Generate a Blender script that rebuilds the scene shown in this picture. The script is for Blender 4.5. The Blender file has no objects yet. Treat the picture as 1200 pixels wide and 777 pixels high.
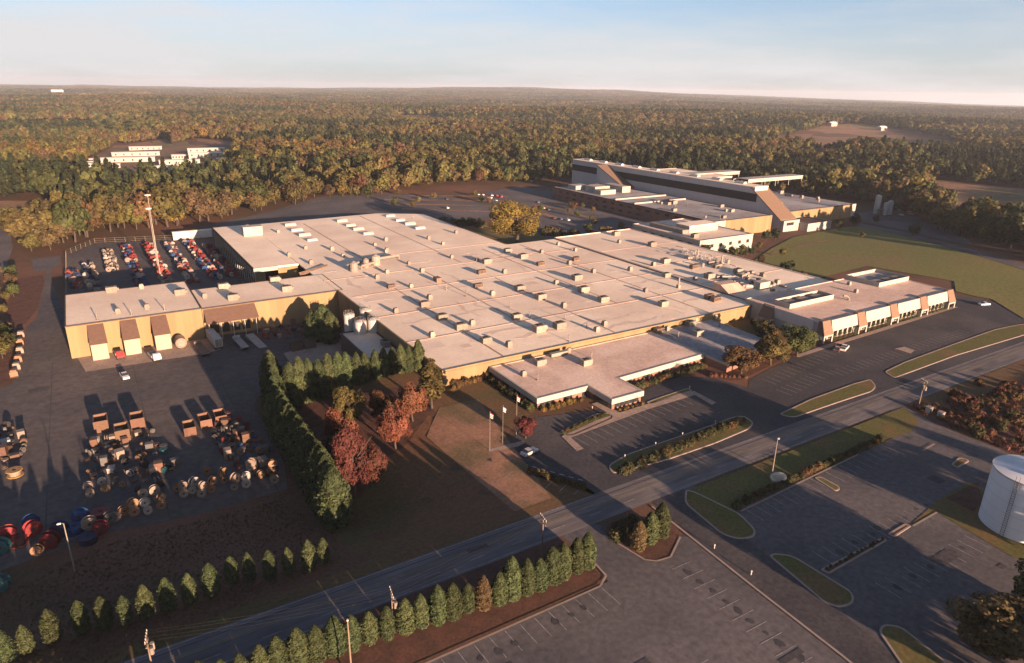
import bpy, bmesh, math, random
import numpy as np
from mathutils import Vector, Matrix, Quaternion
S = bpy.context.scene
COL = S.collection
R_ = math.radians
random.seed(7); RNG = np.random.default_rng(7)

# ------------------------------------------------------------------ camera, sky, sun, exposure
CAM_H = 80.0
FPX, CX, CY = 800.0, 600.0, 388.5                      # focal length and centre in the photograph's pixels
def _axes():
    a = np.array([1970 - CX, -(128 - CY), -FPX]); b = np.array([75 - CX, -(95 - CY), -FPX])
    b /= np.linalg.norm(b); a -= b * a.dot(b); a /= np.linalg.norm(a)
    return np.array([a, b, np.cross(a, b)])            # rows: world axes in camera space (x along the road, y away from it)
RC = _axes()
cam_d = bpy.data.cameras.new('camera'); cam = bpy.data.objects.new('camera', cam_d); COL.objects.link(cam)
cam_d.sensor_width = 36; cam_d.sensor_fit = 'HORIZONTAL'; cam_d.lens = FPX / 1200 * 36
cam_d.clip_start = 1; cam_d.clip_end = 60000
cam.matrix_world = Matrix.Translation((0, 0, CAM_H)) @ Matrix(RC.tolist()).to_4x4()
S.camera = cam

SUN_EL, SUN_AZ = 8.0, 175.0                            # low evening sun behind the camera, slightly to its right
w = bpy.data.worlds.new('World'); S.world = w; w.use_nodes = True
nt = w.node_tree; bg = nt.nodes['Background']
sky = nt.nodes.new('ShaderNodeTexSky'); sky.sky_type = 'NISHITA'; sky.sun_disc = False
sky.sun_elevation = R_(SUN_EL); sky.sun_rotation = R_(SUN_AZ); sky.altitude = 100
sky.air_density = 0.6; sky.dust_density = 1.4; sky.ozone_density = 1.9
tc = nt.nodes.new('ShaderNodeTexCoord')
sep = nt.nodes.new('ShaderNodeSeparateXYZ'); nt.links.new(tc.outputs['Generated'], sep.inputs[0])
# thin high cloud, denser toward the horizon (the same all the way round)
mp = nt.nodes.new('ShaderNodeMapping'); mp.inputs['Scale'].default_value = (1.6, 1.6, 11)
mp.inputs['Rotation'].default_value = (0.10, 0.06, 0.3)
nt.links.new(tc.outputs['Generated'], mp.inputs[0])
nz = nt.nodes.new('ShaderNodeTexNoise'); nz.inputs['Scale'].default_value = 1.3; nz.inputs['Detail'].default_value = 7
nz.inputs['Roughness'].default_value = 0.6
nt.links.new(mp.outputs[0], nz.inputs[0])
r1 = nt.nodes.new('ShaderNodeMapRange'); r1.inputs['From Min'].default_value = .38; r1.inputs['From Max'].default_value = .64
nt.links.new(nz.outputs[0], r1.inputs[0])
r2 = nt.nodes.new('ShaderNodeMapRange'); r2.inputs['From Min'].default_value = 0.0; r2.inputs['From Max'].default_value = 0.12
r2.inputs['To Min'].default_value = .75; r2.inputs['To Max'].default_value = 0.25
nt.links.new(sep.outputs[2], r2.inputs[0])
r3 = nt.nodes.new('ShaderNodeMath'); r3.operation = 'MULTIPLY_ADD'; r3.inputs[1].default_value = .55
nt.links.new(r1.outputs[0], r3.inputs[0]); nt.links.new(r2.outputs[0], r3.inputs[2])
r4 = nt.nodes.new('ShaderNodeMath'); r4.operation = 'MULTIPLY'; r4.use_clamp = True
r5 = nt.nodes.new('ShaderNodeMapRange'); r5.interpolation_type = 'SMOOTHSTEP'      # the veil thins out toward the zenith
r5.inputs['From Min'].default_value = .03; r5.inputs['From Max'].default_value = .46; r5.inputs['To Min'].default_value = .95; r5.inputs['To Max'].default_value = .05
nt.links.new(sep.outputs[2], r5.inputs[0]); nt.links.new(r5.outputs[0], r4.inputs[1])
nt.links.new(r3.outputs[0], r4.inputs[0])
mx = nt.nodes.new('ShaderNodeMix'); mx.data_type = 'RGBA'
mx.inputs[7].default_value = (3.7, 3.66, 3.72, 1)
nt.links.new(r4.outputs[0], mx.inputs[0]); nt.links.new(sky.outputs[0], mx.inputs[6])
nt.links.new(mx.outputs[2], bg.inputs[0]); bg.inputs[1].default_value = 0.05

sd = bpy.data.lights.new('sun', 'SUN'); sd.energy = 5.0; sd.angle = R_(0.5); sd.color = (1.0, 0.66, 0.45)
sun = bpy.data.objects.new('sun', sd); COL.objects.link(sun)
_az = R_(SUN_AZ); _dir = Vector((-math.sin(_az) * math.cos(R_(SUN_EL)), -math.cos(_az) * math.cos(R_(SUN_EL)), -math.sin(R_(SUN_EL))))
sun.rotation_euler = _dir.to_track_quat('-Z', 'Y').to_euler(); sun.location = (0, -50, 200)
S.view_settings.view_transform = 'Standard'; S.view_settings.look = 'None'
S.view_settings.exposure = 2.08; S.view_settings.gamma = 1.0

# ------------------------------------------------------------------ helpers
def sstep(a, b, x):
    t = np.clip((np.asarray(x, float) - a) / (b - a), 0, 1); return t * t * (3 - 2 * t)
def ground(x, y):
    """height of the terrain: flat by the road, the yards on the left 6 m lower"""
    x = np.asarray(x, float); y = np.asarray(y, float)
    near = 1 - sstep(30, 70, x); far = 1 - sstep(78, 95, x); far2 = 1 - sstep(95, 175, x)
    k = sstep(186, 196, y); k2 = sstep(380, 415, y)
    side = near * (1 - k) + (far * (1 - k2) + far2 * k2) * k
    z = -6 * sstep(97, 126, y) * side
    z = z - 3 * sstep(250, 400, x) * sstep(150, 290, y)
    d = np.hypot(x, y)
    z = z + sstep(650, 1500, d) * (9 * np.sin(x * .0021 + 1.0) * np.cos(y * .0017 + .4) + 5 * np.sin(x * .0047 + y * .0039) - 4)
    az = np.degrees(np.arctan2(x, y))
    z = z + sstep(5000, 12000, d) * (85 * np.exp(-((az - 33) / 13) ** 2) + 12 * np.exp(-((az - 58) / 5) ** 2) - 62 * sstep(46, 68, az) + 6 * np.sin(az * .9) * np.sin(d * .0009))
    return z
def at(px, py, z=None):
    """the point of the ground (or of the level z) seen at a pixel of the photograph"""
    d = RC @ np.array([px - CX, -(py - CY), -FPX]); zz = 0.0 if z is None else z
    for _ in range(1 if z is not None else 14):
        t = (zz - CAM_H) / d[2]; x, y = d[0] * t, d[1] * t
        if z is None: zz = .5 * zz + .5 * float(ground(x, y))
    return (x, y, zz)
def at2(*pts, z=None): return [at(p[0], p[1], z)[:2] for p in pts]
def tag(o, label=None, cat=None, group=None, kind=None):
    if label: o['label'] = label
    if cat: o['category'] = cat
    if group: o['group'] = group
    if kind: o['kind'] = kind
    return o
def empty(name, loc, label, cat, group=None, rz=0):
    o = bpy.data.objects.new(name, None); COL.objects.link(o); o.location = loc; o.rotation_euler = (0, 0, rz)
    o.empty_display_size = .5
    return tag(o, label, cat, group)
class MB:
    def __init__(s): s.v = []; s.f = []; s.m = []
    def face(s, pts, m=0):
        n = len(s.v); s.v += [tuple(p) for p in pts]; s.f.append(tuple(range(n, n + len(pts)))); s.m.append(m); return s
    def mesh(s, vs, fs, m=0):
        n = len(s.v); s.v += [tuple(p) for p in vs]; s.f += [tuple(i + n for i in f) for f in fs]; s.m += [m] * len(fs); return s
    def box(s, x0, y0, z0, x1, y1, z1, m=0):
        return s.mesh([(x0, y0, z0), (x1, y0, z0), (x1, y1, z0), (x0, y1, z0), (x0, y0, z1), (x1, y0, z1), (x1, y1, z1), (x0, y1, z1)],
                      [(3, 2, 1, 0), (4, 5, 6, 7), (0, 1, 5, 4), (1, 2, 6, 5), (2, 3, 7, 6), (3, 0, 4, 7)], m)
    def rbox(s, c, size, rz=0, m=0, taper=1.0):
        """box standing on c, turned by rz, its top scaled by taper"""
        hx, hy, hz = size[0] / 2, size[1] / 2, size[2]; co, si = math.cos(rz), math.sin(rz); vs = []
        for z, k in ((0, 1), (hz, taper)):
            for sx, sy in ((-1, -1), (1, -1), (1, 1), (-1, 1)):
                x, y = sx * hx * k, sy * hy * k; vs.append((c[0] + co * x - si * y, c[1] + si * x + co * y, c[2] + z))
        return s.mesh(vs, [(3, 2, 1, 0), (4, 5, 6, 7), (0, 1, 5, 4), (1, 2, 6, 5), (2, 3, 7, 6), (3, 0, 4, 7)], m)
    def prism(s, poly, z0, z1, m=0, top=True, bottom=False, sides=True):
        n = len(poly)
        if area(poly) < 0: poly = poly[::-1]
        vs = [(p[0], p[1], z0) for p in poly] + [(p[0], p[1], z1) for p in poly]; fs = []
        if sides: fs += [(i, (i + 1) % n, n + (i + 1) % n, n + i) for i in range(n)]
        if top: fs.append(tuple(range(n, 2 * n)))
        if bottom: fs.append(tuple(range(n - 1, -1, -1)))
        return s.mesh(vs, fs, m)
    def cyl(s, p0, p1, r0, r1=None, n=10, m=0, caps=True):
        r1 = r0 if r1 is None else r1; p0 = Vector(p0); p1 = Vector(p1); d = (p1 - p0).normalized()
        u = d.orthogonal().normalized(); v = d.cross(u); vs = []
        for p, r in ((p0, r0), (p1, r1)):
            for i in range(n):
                a = 2 * math.pi * i / n; vs.append(tuple(p + (u * math.cos(a) + v * math.sin(a)) * r))
        fs = [(i, (i + 1) % n, n + (i + 1) % n, n + i) for i in range(n)]
        if caps: fs += [tuple(range(n - 1, -1, -1)), tuple(range(n, 2 * n))]
        return s.mesh(vs, fs, m)
    def ring(s, poly, wd, z0, z1, m=0):
        """a kerb, coping or parapet: a band of width wd inside poly"""
        if area(poly) < 0: poly = poly[::-1]
        q = inset(poly, wd); n = len(poly)
        vs = [(p[0], p[1], z0) for p in poly] + [(p[0], p[1], z1) for p in poly] + [(p[0], p[1], z1) for p in q] + [(p[0], p[1], z0) for p in q]
        fs = []
        for i in range(n):
            j = (i + 1) % n
            fs += [(i, j, n + j, n + i), (n + i, n + j, 2 * n + j, 2 * n + i), (2 * n + i, 2 * n + j, 3 * n + j, 3 * n + i)]
        return s.mesh(vs, fs, m)
    def build(s, name, mats, parent=None, world=False, smooth=False):
        me = bpy.data.meshes.new(name); me.from_pydata(s.v, [], s.f)
        for mm in (mats if isinstance(mats, (list, tuple)) else [mats]): me.materials.append(mm)
        if any(s.m): me.polygons.foreach_set('material_index', s.m)
        if smooth: me.polygons.foreach_set('use_smooth', [True] * len(s.f))
        me.update()
        return link(name, me, parent, world)
def link(name, me, parent=None, world=False):
    o = bpy.data.objects.new(name, me); COL.objects.link(o)
    if parent:
        o.parent = parent
        if world: o.location = -parent.location             # the mesh was modelled in world coordinates
    return o
def kids(o): return [c for c in KIDS.get(o.name, [])]
KIDS = {}
def area(p): return sum(p[i][0] * p[(i + 1) % len(p)][1] - p[(i + 1) % len(p)][0] * p[i][1] for i in range(len(p))) / 2
def inset(poly, d):
    n = len(poly); out = []
    for i in range(n):
        p0, p1, p2 = Vector(poly[i - 1][:2]), Vector(poly[i][:2]), Vector(poly[(i + 1) % n][:2])
        a = (p1 - p0).normalized(); b = (p2 - p1).normalized()
        n1 = Vector((-a.y, a.x)); n2 = Vector((-b.y, b.x)); k = n1 + n2
        k = k / max(.35, k.length_squared) * 2 if k.length > .2 else n1
        out.append((p1.x + k.x * d, p1.y + k.y * d))
    return out
def rounded(poly, r=1.5, n=4):
    """the polygon with its corners rounded"""
    out = []; N = len(poly)
    for i in range(N):
        p0, p1, p2 = Vector(poly[i - 1][:2]), Vector(poly[i][:2]), Vector(poly[(i + 1) % N][:2])
        l = min(r, (p0 - p1).length * .45, (p2 - p1).length * .45)
        a = p1 + (p0 - p1).normalized() * l; b = p1 + (p2 - p1).normalized() * l
        for k in range(n + 1):
            t = k / n; q = a * (1 - t) ** 2 + p1 * 2 * t * (1 - t) + b * t * t; out.append((q.x, q.y))
    return out
def inside(poly, x, y):
    x = np.asarray(x, float); y = np.asarray(y, float); c = np.zeros(x.shape, bool); n = len(poly)
    for i in range(n):
        x1, y1 = poly[i][:2]; x2, y2 = poly[(i + 1) % n][:2]
        if y1 == y2: continue
        h = ((y1 > y) != (y2 > y)) & (x < (x2 - x1) * (y - y1) / (y2 - y1) + x1); c ^= h
    return c
def copy_tree(o, parent=None):
    c = o.copy(); COL.objects.link(c)
    if parent: c.parent = parent
    for ch in o.children: copy_tree(ch, c)
    return c
def ordinal(n):
    if n > 27: return ('thirty', 'forty', 'fifty', 'sixty')[(n + 1) // 10 - 3] + '-' + ('first', 'second', 'third', 'fourth', 'fifth', 'sixth', 'seventh', 'eighth', 'ninth', 'tenth')[(n % 10)] if n > 29 else ('twenty-ninth', 'thirtieth')[n - 28]
    return ['first', 'second', 'third', 'fourth', 'fifth', 'sixth', 'seventh', 'eighth', 'ninth', 'tenth', 'eleventh', 'twelfth', 'thirteenth', 'fourteenth', 'fifteenth', 'sixteenth', 'seventeenth', 'eighteenth', 'nineteenth', 'twentieth', 'twenty-first', 'twenty-second', 'twenty-third', 'twenty-fourth', 'twenty-fifth', 'twenty-sixth', 'twenty-seventh', 'twenty-eighth'][n]

# ------------------------------------------------------------------ materials
def mat(name, c1, c2=None, scale=.3, detail=5, lo=.35, hi=.65, rough=.9, c3=None, scale3=.04, lo3=.45, hi3=.6, bump=0, bscale=6, metal=0, spec=.25, stretch=(1, 1, 1), vary=0, fine=0, fa=.26, attr=False, trans=0):
    m = bpy.data.materials.new(name); m.use_nodes = True; t = m.node_tree; N = t.nodes; L = t.links; b = N['Principled BSDF']
    b.inputs['Roughness'].default_value = rough; b.inputs['Metallic'].default_value = metal; b.inputs['Specular IOR Level'].default_value = spec
    tcn = N.new('ShaderNodeTexCoord'); mpn = N.new('ShaderNodeMapping'); mpn.inputs['Scale'].default_value = stretch; L.new(tcn.outputs['Object'], mpn.inputs[0])
    def noise(sc, a, z, det=detail):
        n = N.new('ShaderNodeTexNoise'); n.inputs['Scale'].default_value = sc; n.inputs['Detail'].default_value = det; n.inputs['Roughness'].default_value = .6; L.new(mpn.outputs[0], n.inputs[0])
        r = N.new('ShaderNodeMapRange'); r.inputs['From Min'].default_value = a; r.inputs['From Max'].default_value = z; L.new(n.outputs[0], r.inputs[0]); return r.outputs[0]
    def mix(fac, a, bcol, mode='MIX'):
        x = N.new('ShaderNodeMix'); x.data_type = 'RGBA'; x.blend_type = mode
        if isinstance(fac, (int, float)): x.inputs[0].default_value = fac
        else: L.new(fac, x.inputs[0])
        for k, q in ((6, a), (7, bcol)):
            if isinstance(q, tuple): x.inputs[k].default_value = (*q[:3], 1)
            else: L.new(q, x.inputs[k])
        return x.outputs[2]
    col = c1
    if c2: col = mix(noise(scale, lo, hi), c1, c2)
    if c3: col = mix(noise(scale3, lo3, hi3, 3), col, c3)
    if fine:
        f = noise(fine, .25, .75, 2); v = N.new('ShaderNodeMapRange'); v.inputs['To Min'].default_value = 1 - fa; v.inputs['To Max'].default_value = 1 + fa; L.new(f, v.inputs[0])
        hs = N.new('ShaderNodeHueSaturation'); L.new(v.outputs[0], hs.inputs['Value'])
        if isinstance(col, tuple): hs.inputs['Color'].default_value = (*col[:3], 1)
        else: L.new(col, hs.inputs['Color'])
        col = hs.outputs[0]
    if attr:
        a = N.new('ShaderNodeAttribute'); a.attribute_name = 'tint'; col = mix(1.0, col, a.outputs['Color'], 'MULTIPLY')
    if vary:
        oi = N.new('ShaderNodeObjectInfo'); hs = N.new('ShaderNodeHueSaturation')
        v = N.new('ShaderNodeMapRange'); v.inputs['To Min'].default_value = 1 - vary; v.inputs['To Max'].default_value = 1 + vary; L.new(oi.outputs['Random'], v.inputs[0]); L.new(v.outputs[0], hs.inputs['Value'])
        mm = N.new('ShaderNodeMath'); mm.operation = 'MULTIPLY'; mm.inputs[1].default_value = 7.31; L.new(oi.outputs['Random'], mm.inputs[0])
        fr = N.new('ShaderNodeMath'); fr.operation = 'FRACT'; L.new(mm.outputs[0], fr.inputs[0])
        h = N.new('ShaderNodeMapRange'); h.inputs['To Min'].default_value = .5 - .07 * vary; h.inputs['To Max'].default_value = .5 + .07 * vary; L.new(fr.outputs[0], h.inputs[0]); L.new(h.outputs[0], hs.inputs['Hue'])
        if isinstance(col, tuple): hs.inputs['Color'].default_value = (*col[:3], 1)
        else: L.new(col, hs.inputs['Color'])
        col = hs.outputs[0]
    if isinstance(col, tuple): b.inputs['Base Color'].default_value = (*col[:3], 1)
    else: L.new(col, b.inputs['Base Color'])
    if trans:
        tr = N.new('ShaderNodeBsdfTranslucent'); ms = N.new('ShaderNodeMixShader'); ms.inputs[0].default_value = trans
        if isinstance(col, tuple): tr.inputs[0].default_value = (*col[:3], 1)
        else: L.new(col, tr.inputs[0])
        L.new(b.outputs[0], ms.inputs[1]); L.new(tr.outputs[0], ms.inputs[2]); L.new(ms.outputs[0], N['Material Output'].inputs[0])
    if bump:
        n = N.new('ShaderNodeTexNoise'); n.inputs['Scale'].default_value = bscale; n.inputs['Detail'].default_value = 4; L.new(mpn.outputs[0], n.inputs[0])
        bp = N.new('ShaderNodeBump'); bp.inputs['Strength'].default_value = bump; bp.inputs['Distance'].default_value = .1; L.new(n.outputs[0], bp.inputs['Height']); L.new(bp.outputs[0], b.inputs['Normal'])
    return m
K = {}
K['earth'] = mat('earth', (.115, .058, .040), (.078, .058, .032), .08, c3=(.15, .075, .05), scale3=.012, fine=1.6, spec=.08)
K['lawn'] = mat('lawn', (.105, .075, .036), (.075, .068, .030), .06, c3=(.15, .075, .045), scale3=.022, lo3=.4, hi3=.65, fine=1.3, spec=.08)
K['dry_sunlit_lawn'] = mat('dry_sunlit_lawn', (.29, .155, .10), (.21, .12, .075), .12, c3=(.14, .10, .055), scale3=.05, fine=1.3, spec=.08)  # dry grass, brightened and reddened to carry the sunlight painted on the front lawn
K['green_grass'] = mat('green_grass', (.088, .090, .030), (.125, .100, .038), .10, c3=(.15, .09, .045), scale3=.05, lo3=.5, hi3=.68, fine=1.5, spec=.08)
K['meadow'] = mat('meadow', (.135, .135, .044), (.155, .138, .05), .03, c3=(.19, .125, .065), scale3=.014, lo3=.55, hi3=.75, fine=.7, spec=.08)
K['mulch'] = mat('mulch', (.118, .058, .042), (.075, .043, .032), .35, fine=2.0, spec=.08)
K['asphalt'] = mat('asphalt', (.060, .055, .058), (.046, .044, .047), .10, c3=(.078, .069, .068), scale3=.035, lo3=.45, hi3=.62, fine=1.2, rough=.85, spec=.08)
K['old_asphalt'] = mat('old_asphalt', (.104, .092, .092), (.080, .074, .076), .07, c3=(.125, .11, .108), scale3=.03, lo3=.45, hi3=.65, fine=.9, rough=.88, spec=.08)
K['road'] = mat('road', (.130, .113, .110), (.104, .094, .095), .05, stretch=(.15, 1, 1), c3=(.15, .13, .125), scale3=.3, fine=.8, rough=.85, spec=.08)
K['yard'] = mat('yard', (.112, .092, .085), (.090, .078, .074), .05, c3=(.077, .069, .07), scale3=.022, lo3=.42, hi3=.6, fine=.6, spec=.08)
K['concrete'] = mat('concrete', (.32, .23, .18), (.25, .19, .155), .3, fine=1.5, spec=.08)
K['kerb'] = mat('kerb', (.30, .23, .19), (.24, .185, .155), .6)
K['paint'] = mat('paint', (.34, .315, .30), (.18, .165, .16), 1.2, lo=.4, hi=.62)
K['yellow_paint'] = mat('yellow_paint', (.27, .21, .11), (.17, .14, .09), .8)
K['stain'] = mat('stain', (.040, .038, .040), (.062, .057, .058), .8)
K['roof'] = mat('roof', (.80, .655, .505), (.68, .55, .42), .05, c3=(.58, .435, .335), scale3=.022, lo3=.45, hi3=.72, fine=1.1, fa=.08)
K['roof_warm'] = mat('roof_warm', (.62, .475, .375), (.53, .405, .32), .08, c3=(.64, .51, .41), scale3=.03, fine=1.2, fa=.10)
K['roof_grey'] = mat('roof_grey', (.27, .245, .24), (.21, .19, .19), .1, c3=(.33, .30, .29), scale3=.04, fine=.9)
K['roof_seam'] = mat('roof_seam', (.31, .195, .145), (.45, .33, .255), .15)
K['ochre'] = mat('ochre', (.215, .152, .078), (.195, .135, .07), .2, stretch=(3, 3, .2), c3=(.175, .12, .063), scale3=.06)
K['white_wall'] = mat('white_wall', (.315, .285, .25), (.275, .25, .22), .25, stretch=(2, 2, .4))
K['white_metal'] = mat('white_metal', (.38, .365, .345), (.31, .295, .275), .8, rough=.6, spec=.2)
K['vent_metal'] = mat('vent_metal', (.215, .185, .155), (.16, .138, .116), .9, rough=.7, vary=.25, spec=.15)
K['rust_metal'] = mat('rust_metal', (.12, .075, .052), (.17, .12, .09), .9, rough=.8)
K['brown_trim'] = mat('brown_trim', (.075, .050, .040), (.06, .042, .034), .6)
K['shingle'] = mat('shingle', (.092, .054, .040), (.07, .043, .033), .8, stretch=(1, 1, 3))
K['tan_shingle'] = mat('tan_shingle', (.155, .098, .068), (.125, .082, .057), .8, stretch=(1, 1, 3))
K['grey_siding'] = mat('grey_siding', (.43, .39, .37), (.38, .35, .335), .2, stretch=(.2, 2.2, .1))
K['brick'] = mat('brick', (.21, .105, .075), (.16, .082, .06), .35, fine=1.4)
K['glass'] = mat('glass', (.022, .024, .028), rough=.12, spec=.6)
K['dock_door'] = mat('dock_door', (.30, .245, .19), (.27, .22, .17), .3)
K['rail_metal'] = mat('rail_metal', (.16, .14, .12), (.12, .105, .09), .8, rough=.7)
K['field'] = mat('field', (.27, .15, .095), (.21, .125, .08), .02, c3=(.15, .12, .06), scale3=.008, lo3=.45, hi3=.6, fine=.2, spec=.05)
K['patch'] = mat('patch', (.062, .056, .057), (.072, .065, .065), .2, fine=1.5, spec=.08)
K['roof_stain'] = mat('roof_stain', (.62, .48, .375), (.72, .575, .45), .16, lo=.3, hi=.7, fine=1.1, fa=.08)
K['bright_roof'] = mat('bright_roof', (.78, .70, .63), (.70, .63, .57), .1)
K['roof_red'] = mat('roof_red', (.56, .395, .31), (.47, .33, .26), .3, c3=(.63, .47, .375), scale3=.05, fine=1.3, fa=.16)
K['roof_streak'] = mat('roof_streak', (.52, .385, .30), (.66, .52, .405), .3, lo=.3, hi=.7, fine=1.1, fa=.1)
K['dark'] = mat('dark', (.025, .023, .022), (.035, .03, .028), .5)
K['grey_metal'] = mat('grey_metal', (.26, .255, .25), (.2, .2, .2), .8, rough=.55)
K['wood'] = mat('wood', (.125, .072, .048), (.092, .054, .036), .8, stretch=(1, 1, 4), vary=.2)
K['pole_wood'] = mat('pole_wood', (.17, .125, .095), (.13, .095, .07), .8, stretch=(1, 1, .2))
K['bark'] = mat('bark', (.055, .042, .033), (.04, .032, .026), 1.2, stretch=(1, 1, .3))
K['tank_paint'] = mat('tank_paint', (.60, .60, .61), (.56, .56, .57), .12, stretch=(1, 1, .2), c3=(.52, .52, .52), scale3=.3, lo3=.5, hi3=.75, rough=.6)
K['tyre'] = mat('tyre', (.02, .02, .02), rough=.85)
K['car_white'] = mat('car_white', (.52, .51, .49), rough=.3, spec=.4)
K['car_red'] = mat('car_red', (.36, .03, .03), rough=.25, spec=.5)
K['car_silver'] = mat('car_silver', (.42, .43, .44), rough=.3, metal=.3, spec=.5)
K['car_dark'] = mat('car_dark', (.035, .04, .05), rough=.25, spec=.5)
K['car_blue'] = mat('car_blue', (.05, .09, .19), rough=.25, spec=.5)
K['lamp_glass'] = mat('lamp_glass', (.6, .58, .52), rough=.2)
for nm, c in dict(red=(.19, .024, .022), crimson=(.115, .014, .018), blue=(.018, .055, .15), navy=(.012, .022, .065), teal=(.018, .075, .09), wood=(.20, .118, .07), pale=(.20, .155, .125), grey=(.085, .078, .075), white=(.30, .265, .24), brown=(.085, .047, .033), black=(.022, .02, .02), yellow=(.34, .205, .07)).items():
    K['reel_' + nm] = mat('reel_' + nm, c, tuple(v * .75 for v in c), 1.5, rough=.6, vary=.15)
def leafmat(name, c, c2): return mat(name, c, c2, .35, attr=True, vary=.27, rough=.75, spec=.15, trans=.22)
LEAF = {n: leafmat('leaf_' + n, a, b) for n, a, b in (
    ('green', (.060, .066, .023), (.042, .048, .018)), ('olive', (.106, .088, .028), (.074, .064, .023)), ('rust', (.108, .064, .028), (.086, .054, .027)),
    ('gold', (.155, .104, .027), (.118, .086, .025)), ('red', (.088, .024, .022), (.066, .024, .020)), ('pine', (.034, .043, .021), (.026, .034, .017)),
    ('cypress', (.054, .069, .028), (.040, .053, .024)), ('brick', (.135, .048, .028), (.105, .042, .027)), ('brown', (.090, .064, .030), (.070, .052, .026)), ('shrub', (.054, .058, .025), (.070, .060, .027)), ('scrub', (.16, .070, .046), (.115, .054, .038)))}

# ------------------------------------------------------------------ terrain and paved ground
def axis(lo, hi, step, far, grow=1.22):
    mid = list(np.arange(lo, hi + .1, step)); a, d = [], step
    x = lo
    while x > -far: d *= grow; x -= d; a.append(x)
    b, d, x = [], step, hi
    while x < far: d *= grow; x += d; b.append(x)
    return np.array(a[::-1] + mid + b)
gx = axis(-100, 420, 4, 15500); gy = axis(-60, 520, 4, 15500)
XX, YY = np.meshgrid(gx, gy); ZZ = ground(XX, YY)
nx, ny = len(gx), len(gy)
idx = np.arange(nx * ny).reshape(ny, nx)
me = bpy.data.meshes.new('ground')
me.from_pydata(np.stack([XX, YY, ZZ], -1).reshape(-1, 3).tolist(), [], np.stack([idx[:-1, :-1], idx[:-1, 1:], idx[1:, 1:], idx[1:, :-1]], -1).reshape(-1, 4).tolist())
me.materials.append(K['earth']); me.polygons.foreach_set('use_smooth', [True] * len(me.polygons))
tag(link('ground', me), kind='structure')

def sheet(name, poly, z, m, kind='structure', drape=0, parent=None):
    bm = bmesh.new(); poly = [p[:2] for p in poly]
    if area(poly) < 0: poly = poly[::-1]
    f = bm.faces.new([bm.verts.new((p[0], p[1], z)) for p in poly])
    if drape:
        xs = [p[0] for p in poly]; ys = [p[1] for p in poly]
        bmesh.ops.triangulate(bm, faces=[f])
        for k, (lo, hi) in enumerate(((min(xs), max(xs)), (min(ys), max(ys)))):
            n = int((hi - lo) / drape)
            for i in range(1, n + 1):
                co = [0, 0, 0]; co[k] = lo + (hi - lo) * i / (n + 1); no = [0, 0, 0]; no[k] = 1
                bmesh.ops.bisect_plane(bm, geom=bm.verts[:] + bm.edges[:] + bm.faces[:], plane_co=co, plane_no=no, dist=1e-4)
        for v in bm.verts: v.co.z = float(ground(v.co.x, v.co.y)) + z
    me = bpy.data.meshes.new(name); bm.to_mesh(me); bm.free(); me.materials.append(m)
    o = link(name, me, parent); tag(o, kind=kind) if not parent else None
    return o
def island(name, poly, m=None, h=.14, z=0.03, kw=.38, r=1.6):
    """a raised bed inside a kerb: the bed with its kerb as a part"""
    poly = rounded(poly, r)
    if area(poly) < 0: poly = poly[::-1]
    o = MB().prism(inset(poly, kw), z, z + h - .02, sides=False).build(name, m or K['green_grass']); tag(o, kind='structure')
    MB().ring(poly, kw, z - .05, z + h).build('kerb', K['kerb'], o)
    return o
def strips(name, segs, wd, z, m, parent=None):
    b = MB()
    for (x0, y0), (x1, y1) in segs:
        d = Vector((x1 - x0, y1 - y0)); l = d.length
        if l < .01: continue
        d /= l; q = Vector((-d.y, d.x)) * wd / 2
        b.face([(x0 - q.x, y0 - q.y, z), (x1 - q.x, y1 - q.y, z), (x1 + q.x, y1 + q.y, z), (x0 + q.x, y0 + q.y, z)])
    o = b.build(name, m, parent)
    if not parent: tag(o, kind='structure')
    return o
RECT = lambda x0, y0, x1, y1: [(x0, y0), (x1, y0), (x1, y1), (x0, y1)]
# lawns and verges
sheet('lawn', [(30, 98), (81, 98), (75, 108), (71, 122), (84, 131), (93, 135), (92, 160), (77, 160), (77, 180), (60, 180), (36, 172), (34, 140)], .04, K['lawn'], drape=6)
sheet('dry_sunlit_lawn', at2((515, 478), (560, 468), (646, 584), (603, 600), (500, 512)), .09, K['dry_sunlit_lawn'], drape=6)  # sunlit wedge of the lawn, its light painted in as a brighter sheet
sheet('mulch_bed', at2((345, 470), (400, 462), (470, 455), (515, 462), (500, 490), (478, 520), (440, 548), (420, 590), (400, 600), (380, 540)), .13, K['mulch'], drape=5)
sheet('verge', RECT(-200, 95.6, 81, 98.5), .05, K['lawn']); 
sheet('verge', RECT(-200, 74, 66, 88), .05, K['mulch'])
sheet('bare_bank', at2((0, 690), (120, 634), (330, 582), (385, 600), (395, 660), (0, 777)), .05, K['earth'], drape=5)
sheet('meadow', at2((872, 314), (905, 291), (930, 278), (985, 267), (1010, 265), (1060, 277), (1120, 293), (1200, 317), (1290, 344), (1290, 415), (1215, 377), (1200, 374), (1163, 351.5), (1140, 347), (1120, 342), (1118, 330), (1015, 312), (940, 332)), .22, K['meadow'], drape=7)
sheet('bare_patch', at2((905, 296), (935, 290), (985, 279), (945, 285), (925, 292), (900, 300)), .30, K['dry_sunlit_lawn'], drape=7)
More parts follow.
